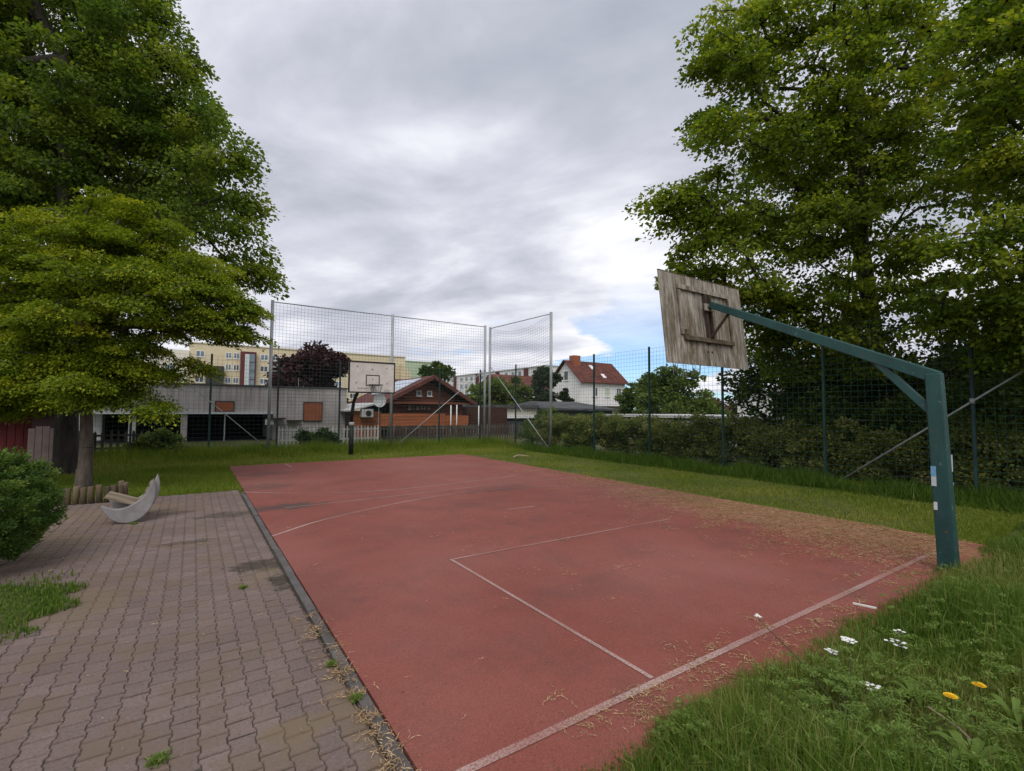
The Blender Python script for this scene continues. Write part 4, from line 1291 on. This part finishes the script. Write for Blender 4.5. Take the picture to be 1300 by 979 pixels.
# striped long block: wall along x = 87, facing left
sb = root('striped_block', 'long pale grey block with dark red vertical stripes, far behind the net corner', 'building', (87, 130, 0), 'housing blocks far behind')
MB().box(87, 99, 112, 205, -.5, 14.6).build('wall', 'white_render', sb)
MB().box(86.7, 99.3, 111.7, 205.3, 14.6, 14.9).build('roof_edge', 'grey_panel', sb)
for yy in (114, 121, 138, 152, 170, 188):
    MB().box(86.8, 86.995, yy, yy + 2.4, -.5, 14.5).build('stripe', 'maroon', sb)
for yy in range(117, 200, 4):
    for zf in (7.0, 9.8, 12.5):
        if min(abs(yy + 1 - s_) for s_ in (99, 115, 122, 139, 153, 171, 189)) > 2.3:
            MB().box(86.93, 86.995, yy, yy + 1.5, zf, zf + 1.3).build('window', 'glass', sb)

# white house
wh = root('white_house', 'white rendered house with a steep red tiled roof and brick chimney', 'house', (44.5, 48, 0))
MB().prism([(40.55, 45.05, -.5), (40.55, 50.95, -.5), (40.55, 50.95, 5.25), (40.55, 48, 7.9), (40.55, 45.05, 5.25)], (7.9, 0, 0)).build('wall', 'white_render', wh)
roofm = MB()
for sg in (-1, 1):
    roofm = MB()
    nT = 14
    for k in range(nT):
        a, b = k / nT, (k + 1) / nT + .015
        p = lambda t: (48 + sg * 3.35 * t, 8.13 - 3.0 * t)
        (ya, za), (yb, zb) = p(a), p(min(b, 1.02))
        roofm.add([(40.1, ya, za), (48.9, ya, za), (48.9, yb, zb + .05), (40.1, yb, zb + .05), (40.1, ya, za - .08), (48.9, ya, za - .08), (48.9, yb, zb - .06), (40.1, yb, zb - .06)],
                  [(0, 1, 2, 3) if sg < 0 else (3, 2, 1, 0), (7, 6, 5, 4), (3, 2, 6, 7), (0, 3, 7, 4), (1, 5, 6, 2)])
    rfo = roofm.build('roof', 'roof_tile', wh)
    if sg < 0:
        ch = MB().box(41.3, 42.4, 47.2, 48.2, 6.9, 8.75).build('chimney', 'brick_red', rfo)
        for u, t in ((43.9, .22), (44.8, .62)):
            y_, z_ = 48 - 3.35 * t, 8.13 - 3.0 * t
            MB().add([(u, y_, z_ + .12), (u + .55, y_, z_ + .12), (u + .55, y_ - .55, z_ - .37), (u, y_ - .55, z_ - .37), (u, y_, z_ - .05), (u + .55, y_, z_ - .05), (u + .55, y_ - .55, z_ - .55), (u, y_ - .55, z_ - .55)],
                     [(3, 2, 1, 0), (0, 1, 5, 4), (1, 2, 6, 5), (2, 3, 7, 6), (3, 0, 4, 7)]).build('roof_window', 'frame_white', rfo)
window(wh, (40.55, 50.95, 0), (0, -1, 0), (-1, 0, 0), 2.6, 3.5, 5.4, 6.7, 'frame_white', 'glass_dark', 0, .08)
window(wh, (40.55, 50.95, 0), (0, -1, 0), (-1, 0, 0), 2.2, 3.4, 2.6, 4.0, 'frame_white', 'glass_dark', 1, .08)
for u, g in ((1.9, 'glass_dark'), (4.1, 'green_render'), (6.2, 'glass_dark')):
    window(wh, (40.55, 45.05, 0), (1, 0, 0), (0, -1, 0), u, u + .95, 3.3, 4.55, 'frame_white', g, 1, .08)
MB().box(42.5, 48.45, 43.6, 45.04, 1.9, 2.1).build('canopy', 'rust', wh)
window(wh, (40.55, 45.05, 0), (1, 0, 0), (0, -1, 0), .3, 1.2, .5, 1.7, 'frame_white', 'glass_dark', 0, .08)

nh = root('red_roof_house', 'low house with a red roof between conifer and striped block', 'house', (45, 62, 0))
MB().box(40, 52, 62, 70, -.5, 5.0).build('wall', 'cream_pale', nh)
MB().prism([(39.6, 61.5, 5.0), (39.6, 70.5, 5.0), (39.6, 66, 7.3)], (12.8, 0, 0)).build('roof', 'roof_tile', nh)

# log cabin
lc = root('log_cabin', 'red brown log cabin with a broad gable behind the picket fence', 'cabin', (11.2, 25, 0))
RX, RZ = 11.2, 3.36
LX, LZ, QX, QZ = 8.55, 1.98, 13.75, 1.93


def roofz(x):
    return RZ + (LZ - RZ) * (RX - x) / (RX - LX) if x < RX else RZ + (QZ - RZ) * (x - RX) / (QX - RX)


z = 0.0
while z < RZ - .12:
    z1 = z + .145
    x0 = max(8.95, RX - (RX - LX) * (RZ - .10 - z1) / (RZ - LZ))
    x1 = min(13.35, RX + (QX - RX) * (RZ - .10 - z1) / (RZ - QZ))
    if x1 - x0 > .1:
        MB().box(x0, x1, 25.3, 25.45, z + .006, z1 - .006).build('log_board', 'log_wood', lc, bev=.012)
    z = z1
MB().prism([(8.98, 25.42, 0), (13.3, 25.42, 0), (13.3, 25.42, 2.0), (RX, 25.42, RZ - .12), (8.98, 25.42, 2.0)], (0, 5.6, 0)).build('wall', 'log_dark', lc)
for (xa, za, xb, zb, nm) in ((RX, RZ, LX - .25, LZ - .13, 'l'), (RX, RZ, QX + .15, QZ - .08, 'r')):
    rm = MB().add([(xa, 24.6, za), (xb, 24.6, zb), (xb, 31.4, zb), (xa, 31.4, za), (xa, 24.6, za + .12), (xb, 24.6, zb + .12), (xb, 31.4, zb + .12), (xa, 31.4, za + .12)],
                  [(0, 1, 2, 3), (7, 6, 5, 4), (0, 4, 5, 1), (1, 5, 6, 2), (2, 6, 7, 3), (3, 7, 4, 0)]).build('roof', 'roof_red', lc)
    if nm == 'l':
        f = lambda t, y, dz: (xa + (xb - xa) * t, y, za + (zb - za) * t + .12 + dz)
        for k in range(3):
            t0, t1 = .12 + k * .2, .30 + k * .2
            MB().add([f(t0, 25.6, .02), f(t1, 25.6, .02), f(t1, 29.5, .02), f(t0, 29.5, .02), f(t0, 25.6, .06), f(t1, 25.6, .06), f(t1, 29.5, .06), f(t0, 29.5, .06)],
                     [(0, 1, 2, 3), (7, 6, 5, 4), (0, 4, 5, 1), (1, 5, 6, 2), (2, 6, 7, 3), (3, 7, 4, 0)]).build('solar_panel', 'solar', rm)
    MB().bar((xa, 24.57, za + .03), (xb, 24.57, zb + .03), .05, .2).build('bargeboard', 'roof_red', lc)
MB().box(8.7, 13.6, 24.7, 25.29, 1.86, 1.97).build('porch_beam', 'log_wood', lc)
MB().box(8.9, 13.4, 24.62, 24.69, .62, 1.22).build('porch_rail', 'orange_board', lc)
# porch front boards
for k in range(4):
    MB().box(8.15, 11.85, 24.50, 24.53, .66 + k * .17, .82 + k * .17).build('board', 'orange_board', lc, bev=.006)
for u in (10.42, 11.06):
    window(lc, (0, 25.3, 0), (1, 0, 0), (0, -1, 0), u, u + .30, 2.32, 2.62, 'frame_white', 'glass', 0, .045)
# pale lettering on the dark board over the porch rail
sg = MB().box(9.75, 11.35, 24.99, 25.03, 1.50, 1.80).build('sign_board', 'log_dark', lc)
mb = MB()
strokes = {'E': [((0, 0), (0, 1)), ((0, 0), (.6, 0)), ((0, .5), (.5, .5)), ((0, 1), (.6, 1))], 'l': [((.2, 0), (.2, 1))], 'o': [((0, 0), (0, .6)), ((0, .6), (.5, .6)), ((.5, .6), (.5, 0)), ((.5, 0), (0, 0))],
           'n': [((0, 0), (0, .6)), ((0, .6), (.5, .55)), ((.5, .55), (.5, 0))], 's': [((.5, .6), (0, .5)), ((0, .5), (.5, .2)), ((.5, .2), (0, 0))], 'p': [((0, -.3), (0, .6)), ((0, .6), (.5, .5)), ((.5, .5), (0, .1))]}
cx = 9.86
for ch_ in 'Elonps':
    for (a, b) in strokes[ch_]:
        mb.bar((cx + a[0] * .19, 24.985, 1.56 + a[1] * .21), (cx + b[0] * .21 + .012, 24.985, 1.57 + b[1] * .21 + .01), .006, .055)
    cx += .23
mb.build('lettering', 'pink_board', sg)
MB().box(8.55, 13.3, 24.72, 25.29, -.05, .1).build('porch_floor', 'log_dark', lc)
# lower lean-to on the left with air conditioner
lt = root('lean_to', 'low red boarded lean-to with a slanting roof left of the log cabin', 'shed', (7.7, 25.5, 0))
for k in range(9):
    MB().box(6.95, 8.5, 25.5, 25.56, .0 + k * .16, .15 + k * .16).build('board', 'orange_board', lt, bev=.006)
MB().box(7.0, 8.5, 25.57, 30, 0, 1.44).build('wall', 'log_dark', lt)
MB().add([(6.7, 25.2, 1.42), (8.5, 25.2, 1.9), (8.5, 30.5, 1.9), (6.7, 30.5, 1.42), (6.7, 25.2, 1.5), (8.5, 25.2, 1.98), (8.5, 30.5, 1.98), (6.7, 30.5, 1.5)],
         [(0, 1, 2, 3), (7, 6, 5, 4), (0, 4, 5, 1), (1, 5, 6, 2), (2, 6, 7, 3), (3, 7, 4, 0)]).build('roof', 'roof_pale', lt)
ac = root('air_conditioner', 'boxy grey air conditioner unit on the lean-to wall below the dish', 'air conditioner', (7.55, 25.4, 1.2))
MB().box(7.35, 7.95, 25.05, 25.49, 1.13, 1.56).build('casing', 'plastic_grey', ac, bev=.02)
MB().tube([(7.68, 25.03, 1.34), (7.68, 25.048, 1.34)], .15, 14).build('fan_grille', 'black_paint', ac)
sd_ = root('satellite_dish', 'round pale satellite dish on a mast left of the cabin gable', 'satellite dish', (8.05, 24.6, 1.3))
dv_, df_ = [], []
for i, (r_, yy) in enumerate(((0.0, .07), (.12, .06), (.24, .03), (.34, -.02))):
    for k in range(18):
        a = 2 * math.pi * k / 18
        dv_.append((8.08 + r_ * math.cos(a), 24.5 + yy, 2.02 + r_ * 1.05 * math.sin(a)))
for i in range(3):
    df_ += [(i * 18 + k, i * 18 + (k + 1) % 18, (i + 1) * 18 + (k + 1) % 18, (i + 1) * 18 + k) for k in range(18)]
MB().add(dv_, df_).build('dish', 'dish', sd_, True)
MB().tube([(8.1, 24.62, 2.0), (8.1, 24.66, 1.85), (8.1, 24.7, .0)], .025, 6).build('mast', 'galv', sd_)
MB().tube([(8.08, 24.5, 1.68), (8.08, 24.1, 1.85), (8.08, 24.08, 2.0)], .012, 5).build('feed_arm', 'galv', sd_)
for i, (x, z0, z1) in enumerate(((12.05, .5, 1.8), (12.42, 0, 1.83), (13.85, 0, 1.8))):
    o = MB().tube([(x, 24.2, -.05), (x, 24.2, z1)], .035, 8).build('white_post', 'frame_white', None, True)
    tag(o, ('leftmost white post by the cabin porch', 'middle white post by the cabin porch', 'white post right of the cabin, nearest the net corner')[i], 'post', 'white posts beside the cabin')
ds = root('dark_shed', 'dark boarded garden wall between the cabin and the cream garage', 'shed', (15, 26, 0))
for k in range(18):
    MB().box(13.6 + k * .19, 13.78 + k * .19, 26.0, 26.03, -.05, 1.72 + random.uniform(-.02, .02)).build('board', 'log_dark', ds)
MB().box(13.6, 17, 26.04, 29, -.05, 1.66).build('wall', 'dark_grey', ds)

# garages on the right
ga = root('cream_garage', 'low cream garage with a flat dark roof and a white band', 'garage', (19, 28, 0))
MB().box(17.4, 26, 28, 34, 1.2, 1.72).build('wall', 'cream_pale', ga)
MB().box(17.4, 26, 28.02, 34, -.1, .78).build('wall', 'dark_grey', ga)
MB().box(17.35, 20.6, 27.9, 28.0, .98, 1.19).build('white_band', 'frame_white', ga)
MB().box(17.4, 26, 28.1, 33.9, .782, 1.198).build('window_strip', 'black_void', ga)
MB().box(17.2, 20.9, 27.7, 34, 1.722, 1.90).build('roof', 'bitumen', ga)
MB().box(17.45, 17.52, 27.95, 27.99, 0, 1.19).build('corner_post', 'frame_white', ga)
bg = root('black_roof_garage', 'long low building with a shallow black roof in front of the white house', 'garage', (24, 27, 0))
MB().box(21.2, 27.2, 26.6, 33, -.1, 1.55).build('wall', 'dark_grey', bg)
MB().add([(20.95, 26.3, 1.56), (27.5, 26.3, 1.56), (27.5, 33.3, 1.62), (20.95, 33.3, 1.62), (20.95, 26.3, 1.7), (27.5, 26.3, 1.66), (26.5, 30, 2.25), (21.8, 30, 2.25), (27.5, 33.3, 1.7), (20.95, 33.3, 1.7)],
         [(0, 1, 2, 3)[::-1], (0, 1, 5, 4), (4, 5, 6, 7), (7, 6, 8, 9), (5, 1, 2, 8), (5, 8, 6), (3, 0, 4, 9), (4, 7, 9), (2, 3, 9, 8)]).build('roof', 'bitumen', bg)
pg = root('pale_roof_garage', 'row of low garages with a pale flat roof behind the hedge', 'garage', (22, 15, 0))
MB().box(20.5, 27, 10.5, 20.5, -.1, 1.22).build('wall', 'dark_grey', pg)
MB().box(20.3, 27.2, 10.3, 20.7, 1.222, 1.36).build('roof', 'roof_pale', pg)
for k in range(4):
    MB().box(20.44, 20.498, 11 + k * 2.4, 12.9 + k * 2.4, -.05, 1.1).build('garage_door', 'grey_panel', pg)
ww = root('white_outbuilding', 'white walled outbuilding seen under the backboard between the bushes', 'outbuilding', (44, 25, 0))
MB().box(42.5, 50, 20.5, 25.5, -.1, 3.3).build('wall', 'white_render', ww)
MB().box(42.2, 50.2, 20.2, 25.8, 3.3, 3.5).build('roof', 'roof_pale', ww)

# red shed on the left
rs = root('red_shed', 'dark red boarded shed with an overhanging roof behind the clipped bush', 'shed', (-6, 17, 0))
for k in range(30):
    MB().box(-7.9 + k * .15, -7.76 + k * .15, 17.0, 17.03, -.1, 1.42).build('board', 'red_shed', rs)
MB().box(-7.9, -3.42, 17.035, 20, -.1, 1.44).build('wall', 'log_dark', rs)
MB().add([(-8.3, 16.5, 1.62), (-3.15, 16.5, 1.40), (-3.15, 20.4, 1.40), (-8.3, 20.4, 1.62), (-8.3, 16.5, 1.76), (-3.15, 16.5, 1.52), (-3.15, 20.4, 1.52), (-8.3, 20.4, 1.76)],
         [(3, 2, 1, 0), (4, 5, 6, 7), (0, 1, 5, 4), (1, 2, 6, 5), (2, 3, 7, 6), (3, 0, 4, 7)]).build('roof', 'log_dark', rs)
MB().box(-5.3, -5.1, 16.93, 16.995, -.1, 1.4).build('corner_trim', 'twig', rs)
o = MB()
pnl = root('board_panel', 'pale pinkish board panel leaning beside the red shed, left of the dark trunk', 'panel', (-3.1, 16.6, 0))
for k in range(4):
    MB().box(-3.33 + k * .13, -3.21 + k * .13, 16.3, 16.33, -.05, 1.12 - .05 * abs(k - 1.5)).build('board', 'pink_board', pnl, bev=.004)
gh = root('pale_house', 'pale gabled house half hidden behind the left trees', 'house', (-6, 30, 0))
MB().prism([(-10, 30, -.1), (-3.6, 30, -.1), (-3.6, 30, 2.5), (-6.8, 30, 4.6), (-10, 30, 2.5)], (0, 7, 0)).build('wall', 'white_render', gh)
for (xa, za, xb, zb) in ((-6.8, 4.65, -3.2, 2.3), (-6.8, 4.65, -10.4, 2.3)):
    MB().add([(xa, 29.6, za), (xb, 29.6, zb), (xb, 37.4, zb), (xa, 37.4, za), (xa, 29.6, za + .15), (xb, 29.6, zb + .15), (xb, 37.4, zb + .15), (xa, 37.4, za + .15)],
             [(0, 1, 2, 3), (7, 6, 5, 4), (0, 4, 5, 1), (1, 5, 6, 2), (2, 6, 7, 3), (3, 7, 4, 0)]).build('roof', 'bitumen', gh)
window(gh, (0, 30, 0), (1, 0, 0), (0, -1, 0), -6.2, -5.0, 1.0, 2.1, 'frame_white', 'glass_dark', 1, .08)

# picket fences
pk = mesh_of(MB().prism([(-.04, 0, 0), (.04, 0, 0), (.04, 0, .82), (0, 0, .88), (-.04, 0, .82)], (0, .02, 0)), 'picket', 'picket_grey')
pw = mesh_of(MB().prism([(-.035, 0, 0), (.035, 0, 0), (.035, 0, .82), (0, 0, .88), (-.035, 0, .82)], (0, .02, 0)), 'picket', 'picket_white')


def picket_fence(label, x0, x1, y, step, me, m):
    r_ = root('picket_fence', label, 'fence', ((x0 + x1) / 2, y, 0), 'picket fences behind the wire fence')
    x = x0
    while x < x1:
        piece(me, 'picket', (x, y, -.05 + random.uniform(-.03, .02)), r_, (0, random.uniform(-.02, .02), 0))
        x += step * random.uniform(.93, 1.07)
    for z in (.2, .62):
        MB().box(x0, x1, y + .025, y + .06, z, z + .07).build('rail', m, r_)


picket_fence('weathered grey picket fence in front of the log cabin', 7.3, 17.5, 21.9, .16, pk, 'picket_grey')
picket_fence('pale picket fence in front of the grey concrete wall', 3.0, 7.2, 21.9, .155, pw, 'picket_white')
picket_fence('weathered picket fence glimpsed between the two left trunks', -4.6, -1.4, 20.3, .2, pk, 'picket_grey')

# ------------------------------------------------------------------ litter, flowers, sticks
# fallen catkins: tangled drifts, densest along the right of the court
def drifts(k, xs, ys, spread, lo, hi):
    out = []
    for x0, y0 in zip(xs, ys):
        c = int(rng.integers(lo, hi))
        sx, sy = spread * rng.uniform(.6, 2.2), spread * rng.uniform(.4, .9)
        out.append(np.column_stack([x0 + rng.normal(0, sx, c), y0 + rng.normal(0, sy, c)]))
    return np.concatenate(out)


k = 2000
cx_ = 8.0 - np.abs(rng.normal(0, 1, k)) * 1.15
cy_ = 1.8 + 9 * rng.random(k) ** 1.2
wt = np.exp(-np.clip(8.0 - cx_ - .35 - 1.6 * np.exp(-((cy_ - 3.2) / 1.7) ** 2), 0, 9) / .75) * np.clip((10.2 - cy_) / 4, .15, 1)
ok = rng.random(k) < wt
D = [drifts(0, cx_[ok], cy_[ok], .07, 10, 46)]
k = 110
D.append(drifts(0, 1.6 + 6.2 * rng.random(k), BANK_Y + .05 + np.abs(rng.normal(0, .17, k)), .05, 4, 40))
k = 80
D.append(drifts(0, 2.5 + 4.5 * rng.random(k), 2.0 + 4.5 * rng.random(k), .06, 2, 16))
k = 60
D.append(drifts(0, .79 + rng.normal(0, .03, k), 1.95 + 2.0 * rng.random(k) ** 1.4, .03, 3, 22))
D.append(np.column_stack([-1.6 + 9.2 * rng.random(500), 2 + 9 * rng.random(500)]))
D = np.concatenate(D)
D = D[(D[:, 0] < 8.06) & (D[:, 1] > 1.55) & (D[:, 0] > -2)]
D = D[~((np.abs(D[:, 0] - 6.38) < .10) & (np.abs(D[:, 1] - 1.61) < .11))]
X, Y = D[:, 0], D[:, 1]
n = len(X)
Z = np.where(X < .87, .012, .006) + .008 * rng.random(n)
al = rng.random(n) * 2 * np.pi
A = np.stack([np.cos(al), np.sin(al), rng.normal(0, .15, n)], 1)
Nn = np.stack([rng.normal(0, .4, n), rng.normal(0, .4, n), np.ones(n)], 1)
L = .010 + .034 * rng.random(n) ** 1.4
P = np.stack([X, Y, Z], 1)
V1, F1 = leaf_quads(P, norm(A), norm(Nn), L, np.minimum(L * .26, .0055), .35)
al2 = al + rng.normal(0, .7, n)
A2 = np.stack([np.cos(al2), np.sin(al2), rng.normal(0, .15, n)], 1)
V2, F2 = leaf_quads(P + norm(A) * (L * .9)[:, None], norm(A2), norm(Nn), L * .8, np.minimum(L * .2, .004), .35)
tt_ = np.repeat(np.clip(rng.normal(.48, .27, n), 0, 1), 4)
o = bigmesh('fallen_catkins', np.concatenate([V1, V2]), np.concatenate([F1, F2 + len(V1)]), 'catkin', None, np.concatenate([tt_, tt_]), 'stuff')
tag(o, 'tan fallen tree blossom scattered over the right side of the court', 'litter', kind='stuff')
# pale grit on the pavers
gm = MB()
for _ in range(170):
    gx, gy = random.uniform(-1.6, .76), 2.0 + 6.5 * random.random() ** 1.5
    gr_ = random.uniform(.0025, .0065)
    gm.add([(gx + gr_ * random.uniform(.6, 1.3) * math.cos(a_), gy + gr_ * random.uniform(.6, 1.3) * math.sin(a_), .002) for a_ in (0, 1.26, 2.5, 3.77, 5.0)] + [(gx, gy, .003 + gr_ * .7)],
           [(i_, (i_ + 1) % 5, 5) for i_ in range(5)])
tag(gm.build('grit', 'concrete_moon', kind='stuff'), 'pale grit scattered on the pavers', 'grit', kind='stuff')
print('catkins', n)

# feathery weeds in the bank
def feather(name, cx, cy, n_fr, size, m, label, cat, spread):
    V_, F_, T_ = [], [], []
    Cc, Aa, Nn_, LL = [], [], [], []
    for _ in range(n_fr):
        a = random.uniform(0, 2 * math.pi)
        r_ = spread * random.random() ** .6
        bx, by = cx + r_ * math.cos(a), cy + r_ * math.sin(a)
        if by > BANK_Y - .08:
            continue
        bz = float(ground_z(np.array(bx), np.array(by)))
        h_ = random.uniform(.09, .24)
        da = random.uniform(0, 2 * math.pi)
        dirv = Vector((math.cos(da), math.sin(da), .25)).normalized()
        sidev = dirv.cross(Vector((0, 0, 1))).normalized()
        for k in range(9):
            t = k / 8
            p = Vector((bx, by, bz + h_)) + dirv * size * t + Vector((0, 0, -size * .5 * t * t))
            for sg_ in (-1, 1):
                ax = (sidev * sg_ + dirv * .6 + Vector((0, 0, random.uniform(-.3, .4)))).normalized()
                for q_ in range(2):
                    Cc.append(p + ax * size * .13 * q_)
                    Aa.append((ax + Vector((random.gauss(0, .35), random.gauss(0, .35), random.gauss(0, .3)))).normalized())
                    Nn_.append((Vector((random.gauss(0, .3), random.gauss(0, .3), 1))).normalized())
                    LL.append(size * .26 * (1.1 - t * .7))
    V_, F_ = leaf_quads(np.array([tuple(c) for c in Cc]), np.array([tuple(c) for c in Aa]), np.array([tuple(c) for c in Nn_]), np.array(LL), np.array(LL) * .38)
    o = bigmesh(name, V_, F_, m, None, np.repeat(np.clip(rng.normal(.5, .2, len(LL)), 0, 1), 4), 'stuff')
    tag(o, label, cat, kind='stuff')


feather('bank_weeds', 2.75, 1.0, 260, .085, 'weed', 'feathery yarrow leaves in the bank at the bottom of the photo', 'weeds', .55)
feather('bank_weeds', 3.7, .55, 90, .085, 'weed', 'feathery leaves around the dandelions', 'weeds', .6)
feather('bank_weeds', 2.0, 1.35, 60, .06, 'weed', 'feathery leaves at the bottom edge by the baseline', 'weeds', .28)
feather('bank_weeds', 4.9, 1.15, 260, .08, 'weed', 'feathery leaves in the bank beyond the umbels', 'weeds', 1.2)


def umbel_plant(name, label, base, heads, m='stem'):
    r_ = root(name, label, 'wildflower', base, 'white wildflowers in the bank')
    fork = Vector(base) + Vector((.02, .02, .07))
    for (hx_, hy_, hz_, rad_, nf) in heads:
        h_ = Vector((hx_, hy_, hz_))
        mid = fork.lerp(h_, .5) + Vector((.01, -.01, .015))
        if nf > 0:
            MB().tube([base, fork, mid, h_], [.005, .0045, .0035, .0025], 5).build('stem', m, r_)
        mbu = MB()
        for k in range(abs(nf)):
            a = k * 2.399
            q_ = rad_ * math.sqrt((k + .5) / abs(nf))
            c = h_ + Vector((q_ * math.cos(a), q_ * math.sin(a), .018 - q_ * q_ * 4 + random.uniform(-.003, .003)))
            mbu.tube([h_ - Vector((0, 0, .012)), c], .0008, 3, False)
            for j in range(4):
                b_ = j * 1.57 + k
                cc = c + Vector((.0062 * math.cos(b_), .0062 * math.sin(b_), random.uniform(-.001, .002)))
                rr_ = .0068
                ring = [cc + Vector((rr_ * math.cos(t), rr_ * math.sin(t), 0)) for t in np.linspace(0, 2 * math.pi, 7)[:-1]]
                mbu.add([cc + Vector((0, 0, .002))] + ring, [(0, 1 + i, 1 + (i + 1) % 6) for i in range(6)])
        mbu.build('umbel', 'petal_white', r_)


umbel_plant('umbel_flower', 'tall white umbel wildflower on forking dark stems at the bottom of the bank', (2.70, 1.08, .03),
            [(3.36, 1.33, .20, .038, 12), (3.28, 1.39, .13, .032, 8), (3.2, 1.80, .21, .018, 4)])
umbel_plant('umbel_flower', 'loose white wildflower right of the tall umbel', (3.03, 1.06, .03), [(3.01, 1.09, .15, .045, 7)])
umbel_plant('umbel_flower', 'small sprinkle of white wildflowers further up the bank', (3.76, 1.18, .03), [(3.74, 1.21, .14, .06, 8), (3.9, 1.25, .15, .03, 3)])


def dandelion(label, x, y, z):
    r_ = root('dandelion', label, 'dandelion', (x, y, .05), 'dandelions in the bank')
    MB().tube([(x + .02, y - .01, .03), (x + .005, y, z - .02), (x, y, z)], .0025, 5).build('stem', 'stem', r_)
    mb_ = MB()
    for ring_, (r0, nn, zz) in enumerate(((.030, 24, 0.0), (.023, 18, .004), (.014, 12, .008))):
        for k in range(nn):
            a = 2 * math.pi * (k + ring_ * .4) / nn
            c, s_ = math.cos(a), math.sin(a)
            mb_.add([(x, y, z + zz), (x + r0 * .9 * c - .003 * s_, y + r0 * .9 * s_ + .003 * c, z + zz + .003), (x + r0 * c, y + r0 * s_, z + zz + .002), (x + r0 * .9 * c + .003 * s_, y + r0 * .9 * s_ - .003 * c, z + zz + .003)], [(0, 3, 2, 1)])
    mb_.tube([(x, y, z + .004), (x, y, z + .011)], [.008, .004], 8)
    mb_.build('flower_head', 'petal_yellow', r_)


dandelion('yellow dandelion nearer the dry twigs', 3.16, .81, .20)
dandelion('yellow dandelion further right at the edge of the bank', 3.41, .76, .20)
for lab, pts in (('longer dry twig lying in the grass by the dandelions', [(3.02, .86, .17), (2.98, .74, .15), (2.93, .64, .11)]), ('shorter forked dry twig below the dandelions', [(2.86, .78, .15), (2.86, .70, .13), (2.86, .60, .10)])):
    o = MB().tube(pts, [.004, .005, .004], 5).build('dry_twig', 'twig')
    tag(o, lab, 'twig', 'dry twigs')
o = MB().bar((4.50, 1.74, .05), (4.53, 1.59, .055), .016, .012).build('white_stick', 'white_stick')
tag(o, 'thin white stick lying at the edge of the grass by the baseline', 'stick')
o = MB().tube([(8.9, 13.2, .02), (9.15, 13.3, .06), (9.5, 13.2, .02)], [.02, .03, .015], 6).build('branch', 'twig')
tag(o, 'small bare branch lying on the lawn near the far right corner', 'branch')

# tufts between pavers
for i, (x, y, s_, lab) in enumerate(((-.08, 2.74, .05, 'small weed tuft in the pavers at the bottom left'), (.42, 4.9, .035, 'tiny weed tuft in the pavers beside the dark stain'), (.80, 2.72, .035, 'green weed tuft at the kerb near the bottom'), (.77, 3.15, .035, 'yellowish weed tuft at the kerb'), (-.62, 8.36, .05, 'flat weed tuft under the moon bench'))):
    n = 260
    P = np.stack([x + rng.normal(0, s_ * .36, n), y + rng.normal(0, s_ * .36, n), np.zeros(n)], 1)
    al = rng.random(n) * 6.28
    A = norm(np.stack([np.cos(al), np.sin(al), .5 + rng.random(n)], 1))
    V, F = leaf_quads(P, A, norm(rng.normal(0, 1, (n, 3)) + [0, 0, 1.]), np.full(n, .02) + .02 * rng.random(n), np.full(n, .006))
    o = bigmesh('weed_tuft', V, F, 'weed', None, np.repeat(rng.random(n), 4))
    tag(o, lab, 'weed', 'weed tufts between the pavers')


def broadleaf(label, x, y, n, size, hgt):
    z0 = float(ground_z(np.array(x), np.array(y)))
    r_ = root('broadleaf_weed', label, 'weed', (x, y, z0), 'broad leaved weeds in the bank')
    for k in range(n):
        a = 2 * math.pi * k / n + random.uniform(-.3, .3)
        L_, w_ = size * random.uniform(.75, 1.1), size * random.uniform(.22, .30)
        vs, fs = [], []
        K = 7
        for i in range(K):
            t_ = i / (K - 1)
            ww = w_ * math.sin(math.pi * min(1, .12 + t_ * .88)) ** .8 * (1.0 if i % 2 else .72) + .002
            zz = z0 + .02 + hgt * math.sin(t_ * 2.3) - .02 * t_ * t_
            px_, py_ = x + math.cos(a) * L_ * t_, y + math.sin(a) * L_ * t_
            nx_, ny_ = -math.sin(a), math.cos(a)
            vs += [(px_ - nx_ * ww / 2, py_ - ny_ * ww / 2, zz + .008), (px_, py_, zz), (px_ + nx_ * ww / 2, py_ + ny_ * ww / 2, zz + .008)]
        for i in range(K - 1):
            fs += [(3 * i, 3 * i + 1, 3 * i + 4, 3 * i + 3), (3 * i + 1, 3 * i + 2, 3 * i + 5, 3 * i + 4)]
        o_ = MB().add(vs, fs).build('leaf', 'weed', r_, True)
        at_ = o_.data.attributes.new('tint', 'FLOAT', 'POINT')
        at_.data.foreach_set('value', np.full(len(vs), random.uniform(.3, .75), np.float32))


broadleaf('broad pale green dandelion rosette below the dry twigs', 2.80, .66, 7, .16, .11)
broadleaf('broad leaved rosette right of the umbel stems', 3.25, .98, 7, .15, .08)
broadleaf('broad leaved weed at the right edge of the bank', 3.35, .62, 6, .14, .11)
